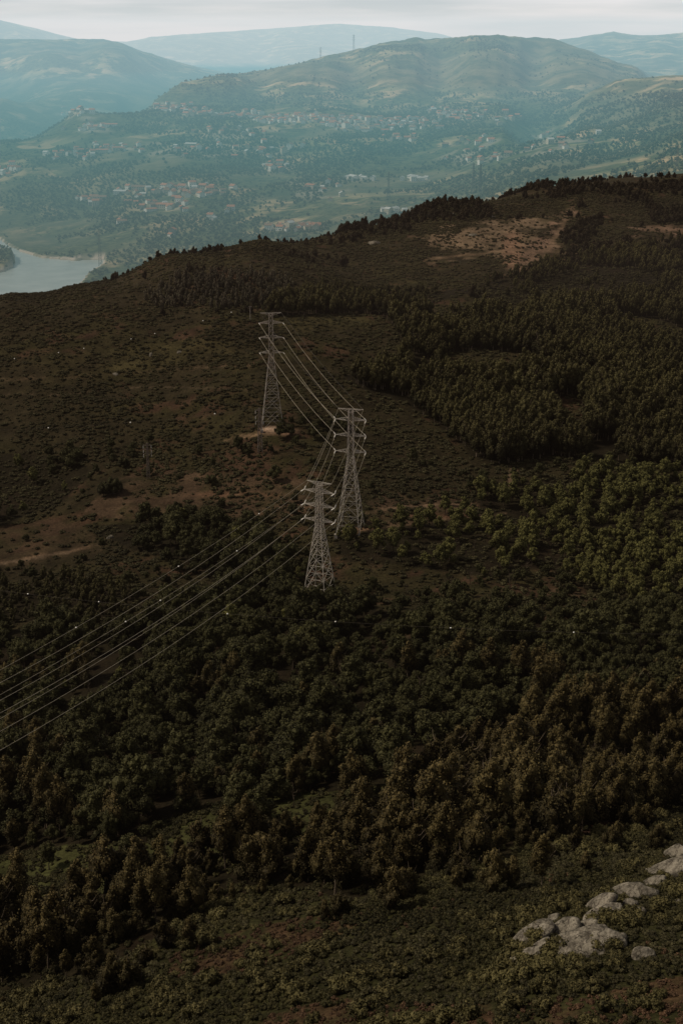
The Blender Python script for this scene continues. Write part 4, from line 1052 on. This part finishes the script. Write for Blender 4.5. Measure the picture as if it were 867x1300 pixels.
small_mast(600, 246, 207, 6, 6, 'farsteel', 'left one of the two dark pylons beyond the hilltop trees', k=2.2, dmax=6000)
small_mast(609, 247, 208, 6, 6, 'farsteel', 'right one of the two dark pylons beyond the hilltop trees', k=2.2, dmax=6000)
small_mast(128, 338, 291, 7, 6, 'farsteel', 'faint tall pylon on the wooded point by the river', k=2.0, dmax=6000)
small_mast(493, 252, 218, 6, 6, 'farsteel', 'faint pylon in the valley above the tree line', k=2.0, dmax=6000)
small_mast(858, 216, 184, 5, 6, 'oldsteel', 'pale pylon on the far brow beside the right edge', k=1.4, dmax=6000)
small_mast(449, 66, 44, 8, 8, 'farsteel', 'tiny pylon on the crest of the big far hill, right one', k=1.6, dmax=12000)
small_mast(407, 80, 60, 8, 8, 'farsteel', 'tiny pylon on the crest of the big far hill, left one', k=1.4, dmax=12000)

def pixpt(px, py, D):
    X, Y, Z = ray(px, py); return Vector((X / Y * D, D, Z / Y * D + H))
def marker(p, label, group, r=0.42):
    v, f = ICO2; me = npmesh('aerial_marker', np.array(v) * r * (1, 1, 0.85), np.array(f), smooth=True); me.materials.append(M['ball'])
    o = link('aerial_marker', me); o.location = p; tag(o, label, 'marker ball', group)

def marked_line(A_, B_, sag, pxs, label, mgroup, rad=0.03, mat='thinwire', r=0.42):
    p = cable('thin_power_line', A_, B_, sag, rad, label, 'thin marked lines', mat)
    P_ = [Vector(q) for q in p]; pp = [project(*q)[0] for q in P_]
    for px in pxs:
        for i in range(len(P_) - 1):
            if (pp[i] - px) * (pp[i+1] - px) <= 0:
                t = (px - pp[i]) / (pp[i+1] - pp[i] + 1e-9); marker(P_[i].lerp(P_[i+1], t), 'small white marker ball on the ' + label, mgroup, r); break
# wooden pole for the line at the wood's edge
def pole(px, pbase, hgt, label):
    p = ground(px, pbase); root = empty('utility_pole', p); tag(root, label, 'pole')
    mb = MB(); mb.tube([(0,0,-.5),(0,0,hgt)], [0.18, 0.12], 8); link('pole_shaft', mb.mesh('pole_shaft'), root, [M['concrete']])
    mb = MB(); mb.box((0,0,hgt-.5), (2.2,.14,.16)); link('crossbar', mb.mesh('crossbar'), root, [M['oldsteel']])
    for s in (-1, 0, 1):
        mb = MB(); mb.tube([(s*.95,0,hgt-.42),(s*.95,0,hgt-.05)], [.09,.05], 6); link('insulator', mb.mesh('insulator'), root, [M['insul']])
    return p + Vector((0, 0, hgt))
top1 = pole(318, 408, 11, 'single utility pole at the edge of the pale wood behind the far pylon')
marked_line(pixpt(-120, 466, 930), top1, 9.0, [19, 75, 107, 167, 197, 258, 294], 'thin line crossing the upper left hillside', 'marker balls on the upper left line')
t_s1 = s1_[1] + Vector((0, 0, s1_[2]))
marked_line(pixpt(-120, 546, 780), t_s1, 4.0, [62, 166, 273], 'thin line ending at the short narrow mast', 'marker balls on the line to the short mast')
marked_line(pixpt(-60, 742, 500), pixpt(960, 806, 430), 5.0, [36, 126, 289, 426, 572, 728], 'thin line crossing the wooded hollow', 'marker balls on the line over the hollow', r=0.30)
for idx, pxs in ((0, [329, 227, 97]), (1, [301, 204, 160])):
    P_ = [Vector(q) for q in tops[('C', 'D')][idx]]; pp = [project(*q)[0] for q in P_]
    for px in pxs:
        for i in range(len(P_) - 1):
            if (pp[i] - px) * (pp[i+1] - px) <= 0:
                t = (px - pp[i]) / (pp[i+1] - pp[i] + 1e-9); marker(P_[i].lerp(P_[i+1], t), 'white marker ball on the top wire left of the nearest pylon', 'marker balls on the top wires', 0.3); break
for w_ in tops[('C','D')]: print('top wire px', [tuple(round(float(c)) for c in project(*q)[:2]) for q in w_[::6]])

# wires of the far lines beyond the ridge
for k in range(5):
    a = pixpt(609, 214 + k * 4, 3300); b = pixpt(440, 268 + k * 6, 2900)
    cable('distant_power_cable', a, b, 10, 0.35, 'faint cable beyond the ridge running down left from the dark pylons', 'faint cables beyond the ridge', 'wire')

# ------------------------------------------------------------------ houses of the valley villages
def house_meshes(kind):
    L, Wd, Hh, rh = [(12, 9, 6, 2.6), (9, 8, 5.6, 2.2), (15, 9, 3.8, 2.2), (11, 10, 8.2, 2.4), (26, 14, 6, 2.0)][kind]
    mb = MB(); mb.box((0, 0, Hh / 2 - 1), (L, Wd, Hh + 2), 0)
    for fl in range(max(1, int(Hh // 2.9))):
        for s in (-1, 1):
            for q in np.linspace(-L / 2 + 1.8, L / 2 - 1.8, max(3, int(L // 3.4))):
                mb.box((q, s * (Wd / 2 + 0.02), 1.5 + fl * 2.8), (1.2, 0.1, 1.3), 1)
    for s in (-1, 1):   # gable triangles
        mb.add([(s * L / 2, -Wd / 2, Hh), (s * L / 2, Wd / 2, Hh), (s * L / 2, 0, Hh + rh * 0.96)], [(0, 1, 2)], 0)
    w = mb.mesh('house_walls')
    mb = MB(); e = 0.6; th = 0.25
    for s in (-1, 1):
        a = np.array([[-L/2-e, s*(Wd/2+e), Hh-0.3], [L/2+e, s*(Wd/2+e), Hh-0.3], [L/2+e, 0, Hh+rh], [-L/2-e, 0, Hh+rh]])
        mb.add(np.r_[a, a + (0, 0, th)], [(0,1,2,3),(7,6,5,4),(0,4,5,1),(1,5,6,2),(2,6,7,3),(3,7,4,0)], 0)
    r_ = mb.mesh('house_roof')
    mb = MB(); mb.box((L * 0.25, 0.8, Hh + rh), (0.9, 0.9, 1.8)); c_ = mb.mesh('chimney')
    return w, r_, c_
WALLS = [('white', 'white_wall'), ('cream', 'cream_wall'), ('stone', 'stone_wall')]
ROOFS = [('orange tiled roof', 'tile_roof'), ('brown tiled roof', 'brown_roof'), ('pale sheet roof', 'grey_roof')]
HM = {}
def house(px, py, wi, ri, kind, place, rz, sc=1.0, pos=None):
    p = ground(px, py, 2400, 7500) if pos is None else pos
    if p.z < WATER + 4: return
    if (kind, wi, ri) not in HM:
        w, r_, c_ = house_meshes(kind); w.materials.append(M[WALLS[wi][1]]); w.materials.append(M['pane']); r_.materials.append(M[ROOFS[ri][1]]); c_.materials.append(M[WALLS[wi][1]]); HM[(kind, wi, ri)] = (w, r_, c_)
    w, r_, c_ = HM[(kind, wi, ri)]
    o = empty('village_house', p, rz, sc)
    for nm, q in (('wall', w), ('roof', r_)):
        c = bpy.data.objects.new(nm, q); C.objects.link(c); c.parent = o
        if nm == 'roof':
            d = bpy.data.objects.new('chimney', c_); C.objects.link(d); d.parent = c
    size = ['two storey', 'small', 'low long', 'tall', 'big'][kind]
    tag(o, ' '.join(('%s %s house with %s %s' % (size, WALLS[wi][0], ROOFS[ri][0], place)).split()[:16]), 'house', 'houses ' + place)
r = random.Random(8)
taken = []; spots = []
for (cx, cy), (sx, sy), cnt, place in CL:
    made = 0; tries = 0
    cnt = int(cnt * 1.4)
    while made < cnt and tries < cnt * 6:
        tries += 1
        px = cx + r.gauss(0, 0.5) * sx; py = cy + r.gauss(0, 0.5) * sy
        bright = 'bright' in place or 'white row' in place
        p = ground(px, py, 2400, 7500)
        if any((p.x - q.x) ** 2 + (p.y - q.y) ** 2 < 20 ** 2 for q in taken) or p.z < WATER + 4: continue
        taken.append(p)
        wi = 0 if bright and r.random() < .9 else r.choices([0, 1, 2], [5, 3, 2])[0]; ri = r.choices([0, 1, 2], [6, 3, 1])[0]
        if 'white row' in place or 'just above' in place: ri = 2
        kind = r.choices([0, 1, 2, 3, 4], [6, 5, 3, 2, 1])[0]
        spots.append((p.length, px, py, wi, ri, kind, place, r.random() * PI, 1.1 + 0.6 * r.random(), p)); made += 1
spots.sort(key=lambda q: q[0])
for q in spots[:300]: house(*q[1:])
V_, F_, I_ = [], [], []; nv_ = 0      # the smallest and furthest houses, as one town
for q in spots[300:]:
    _, px, py, wi, ri, kind, place, rz, sc_, p = q
    w_, r_, c_ = house_meshes(kind); R_ = Matrix.Translation(p) @ Matrix.Rotation(rz, 4, 'Z') @ Matrix.Scale(sc_, 4)
    for k_, m_ in enumerate((w_, r_)):
        for vv in m_.vertices: V_.append((R_ @ vv.co)[:])
        for f_ in m_.polygons: F_.append([nv_ + t for t in f_.vertices]); I_.append((wi if f_.material_index == 0 else 6) if k_ == 0 else 3 + ri)
        nv_ += len(m_.vertices)
me = bpy.data.meshes.new('distant_houses'); me.from_pydata(V_, [], F_)
for m_ in ('white_wall', 'cream_wall', 'stone_wall', 'tile_roof', 'brown_roof', 'grey_roof', 'pane'): me.materials.append(M[m_])
me.polygons.foreach_set('material_index', np.array(I_, np.int32)); me.update()
tag(link('distant_houses', me), kind='stuff')
print('houses', len(spots))

# ruined stone wall on the bare hilltop
p = ground(620, 276); mb = MB()
for k in range(9): mb.box((k * 1.5 - 6, 0.3 * math.sin(k), 0.5 + 0.35 * math.sin(k * 2.3)), (1.45, 0.9, 1.4 + 0.6 * math.sin(k * 2.3)))
for k in range(4): mb.box((-6.2, 1.2 + k * 1.4, 0.6), (0.9, 1.35, 1.6 + 0.4 * math.cos(k * 2)))
o = link('ruined_wall', mb.mesh('ruined_wall'), None, [M['stone_wall']]); o.location = p; tag(o, 'low ruined pale stone wall on the bare brow of the near hilltop', 'wall')
b_ = o.modifiers.new('soft', 'BEVEL'); b_.width = 0.12; b_.segments = 2

# ------------------------------------------------------------------ sky and sun
SUN_AZ, SUN_EL = math.radians(-80), math.radians(46)     # azimuth from +Y, negative = to the left
w = bpy.data.worlds.new('World'); bpy.context.scene.world = w; w.use_nodes = True
nt = w.node_tree; nt.nodes.clear()
wo = nt.nodes.new('ShaderNodeOutputWorld'); bg = nt.nodes.new('ShaderNodeBackground'); bg.inputs['Strength'].default_value = 0.1
sky = nt.nodes.new('ShaderNodeTexSky'); sky.sky_type = 'NISHITA'; sky.sun_disc = False; sky.sun_elevation = SUN_EL; sky.sun_rotation = SUN_AZ; sky.altitude = 500; sky.dust_density = 2
tc = nt.nodes.new('ShaderNodeTexCoord'); sep = nt.nodes.new('ShaderNodeSeparateXYZ'); nt.links.new(tc.outputs['Generated'], sep.inputs[0])
ramp = nt.nodes.new('ShaderNodeValToRGB'); nt.links.new(sep.outputs[2], ramp.inputs[0])
els = ramp.color_ramp.elements
els[0].position = 0.0; els[0].color = (0.72, 0.42, 0.34, 1)
els[1].position = 1.0; els[1].color = (0.090, 0.082, 0.076, 1)
for p_, c_ in ((0.014, (0.70, 0.42, 0.35)), (0.023, (0.72, 0.50, 0.43)), (0.034, (0.59, 0.485, 0.47)), (0.12, (0.20, 0.188, 0.180)), (0.4, (0.118, 0.108, 0.100))):
    e = els.new(p_); e.color = (*c_, 1)
mp = nt.nodes.new('ShaderNodeMapping'); mp.inputs['Scale'].default_value = (5, 5, 60); nt.links.new(tc.outputs['Generated'], mp.inputs[0])
cn = nt.nodes.new('ShaderNodeTexNoise'); cn.inputs['Scale'].default_value = 1.3; cn.inputs['Detail'].default_value = 6; nt.links.new(mp.outputs[0], cn.inputs['Vector'])
cf = maprange(nt, cn.outputs[0], 0.36, 0.64, 14.0, 23.0)
vm = nt.nodes.new('ShaderNodeVectorMath'); vm.operation = 'SCALE'; nt.links.new(ramp.outputs[0], vm.inputs[0]); nt.links.new(cf, vm.inputs['Scale'])
cc = mix(nt, 0.9, sky.outputs[0], vm.outputs[0])
nt.links.new(cc, bg.inputs[0]); nt.links.new(bg.outputs[0], wo.inputs[0])

sd = bpy.data.lights.new('sun', 'SUN'); sd.energy = 3.0; sd.angle = math.radians(9); sd.color = (1.0, 0.86, 0.68)
so = bpy.data.objects.new('sun', sd); C.objects.link(so)
dirv = Vector((math.sin(SUN_AZ) * math.cos(SUN_EL), math.cos(SUN_AZ) * math.cos(SUN_EL), math.sin(SUN_EL)))
so.rotation_euler = (-dirv).to_track_quat('-Z', 'Y').to_euler(); so.location = (0, 0, 900)

# ------------------------------------------------------------------ camera and settings
cd = bpy.data.cameras.new('camera'); cam = bpy.data.objects.new('camera', cd); C.objects.link(cam)
cd.sensor_fit = 'VERTICAL'; cd.sensor_height = 36; cd.sensor_width = 24; cd.lens = 50; cd.clip_start = 1; cd.clip_end = 60000
cam.location = (0, 0, H); cam.rotation_euler = (math.radians(90) - PITCH, 0, 0)
sc = bpy.context.scene; sc.camera = cam
sc.view_settings.view_transform = 'Standard'; sc.view_settings.look = 'None'; sc.view_settings.exposure = 0; sc.view_settings.gamma = 1
sc.cycles.max_bounces = 4; sc.cycles.diffuse_bounces = 2; sc.cycles.glossy_bounces = 2; sc.cycles.volume_bounces = 0; sc.cycles.transparent_max_bounces = 16
sc.cycles.use_denoising = True
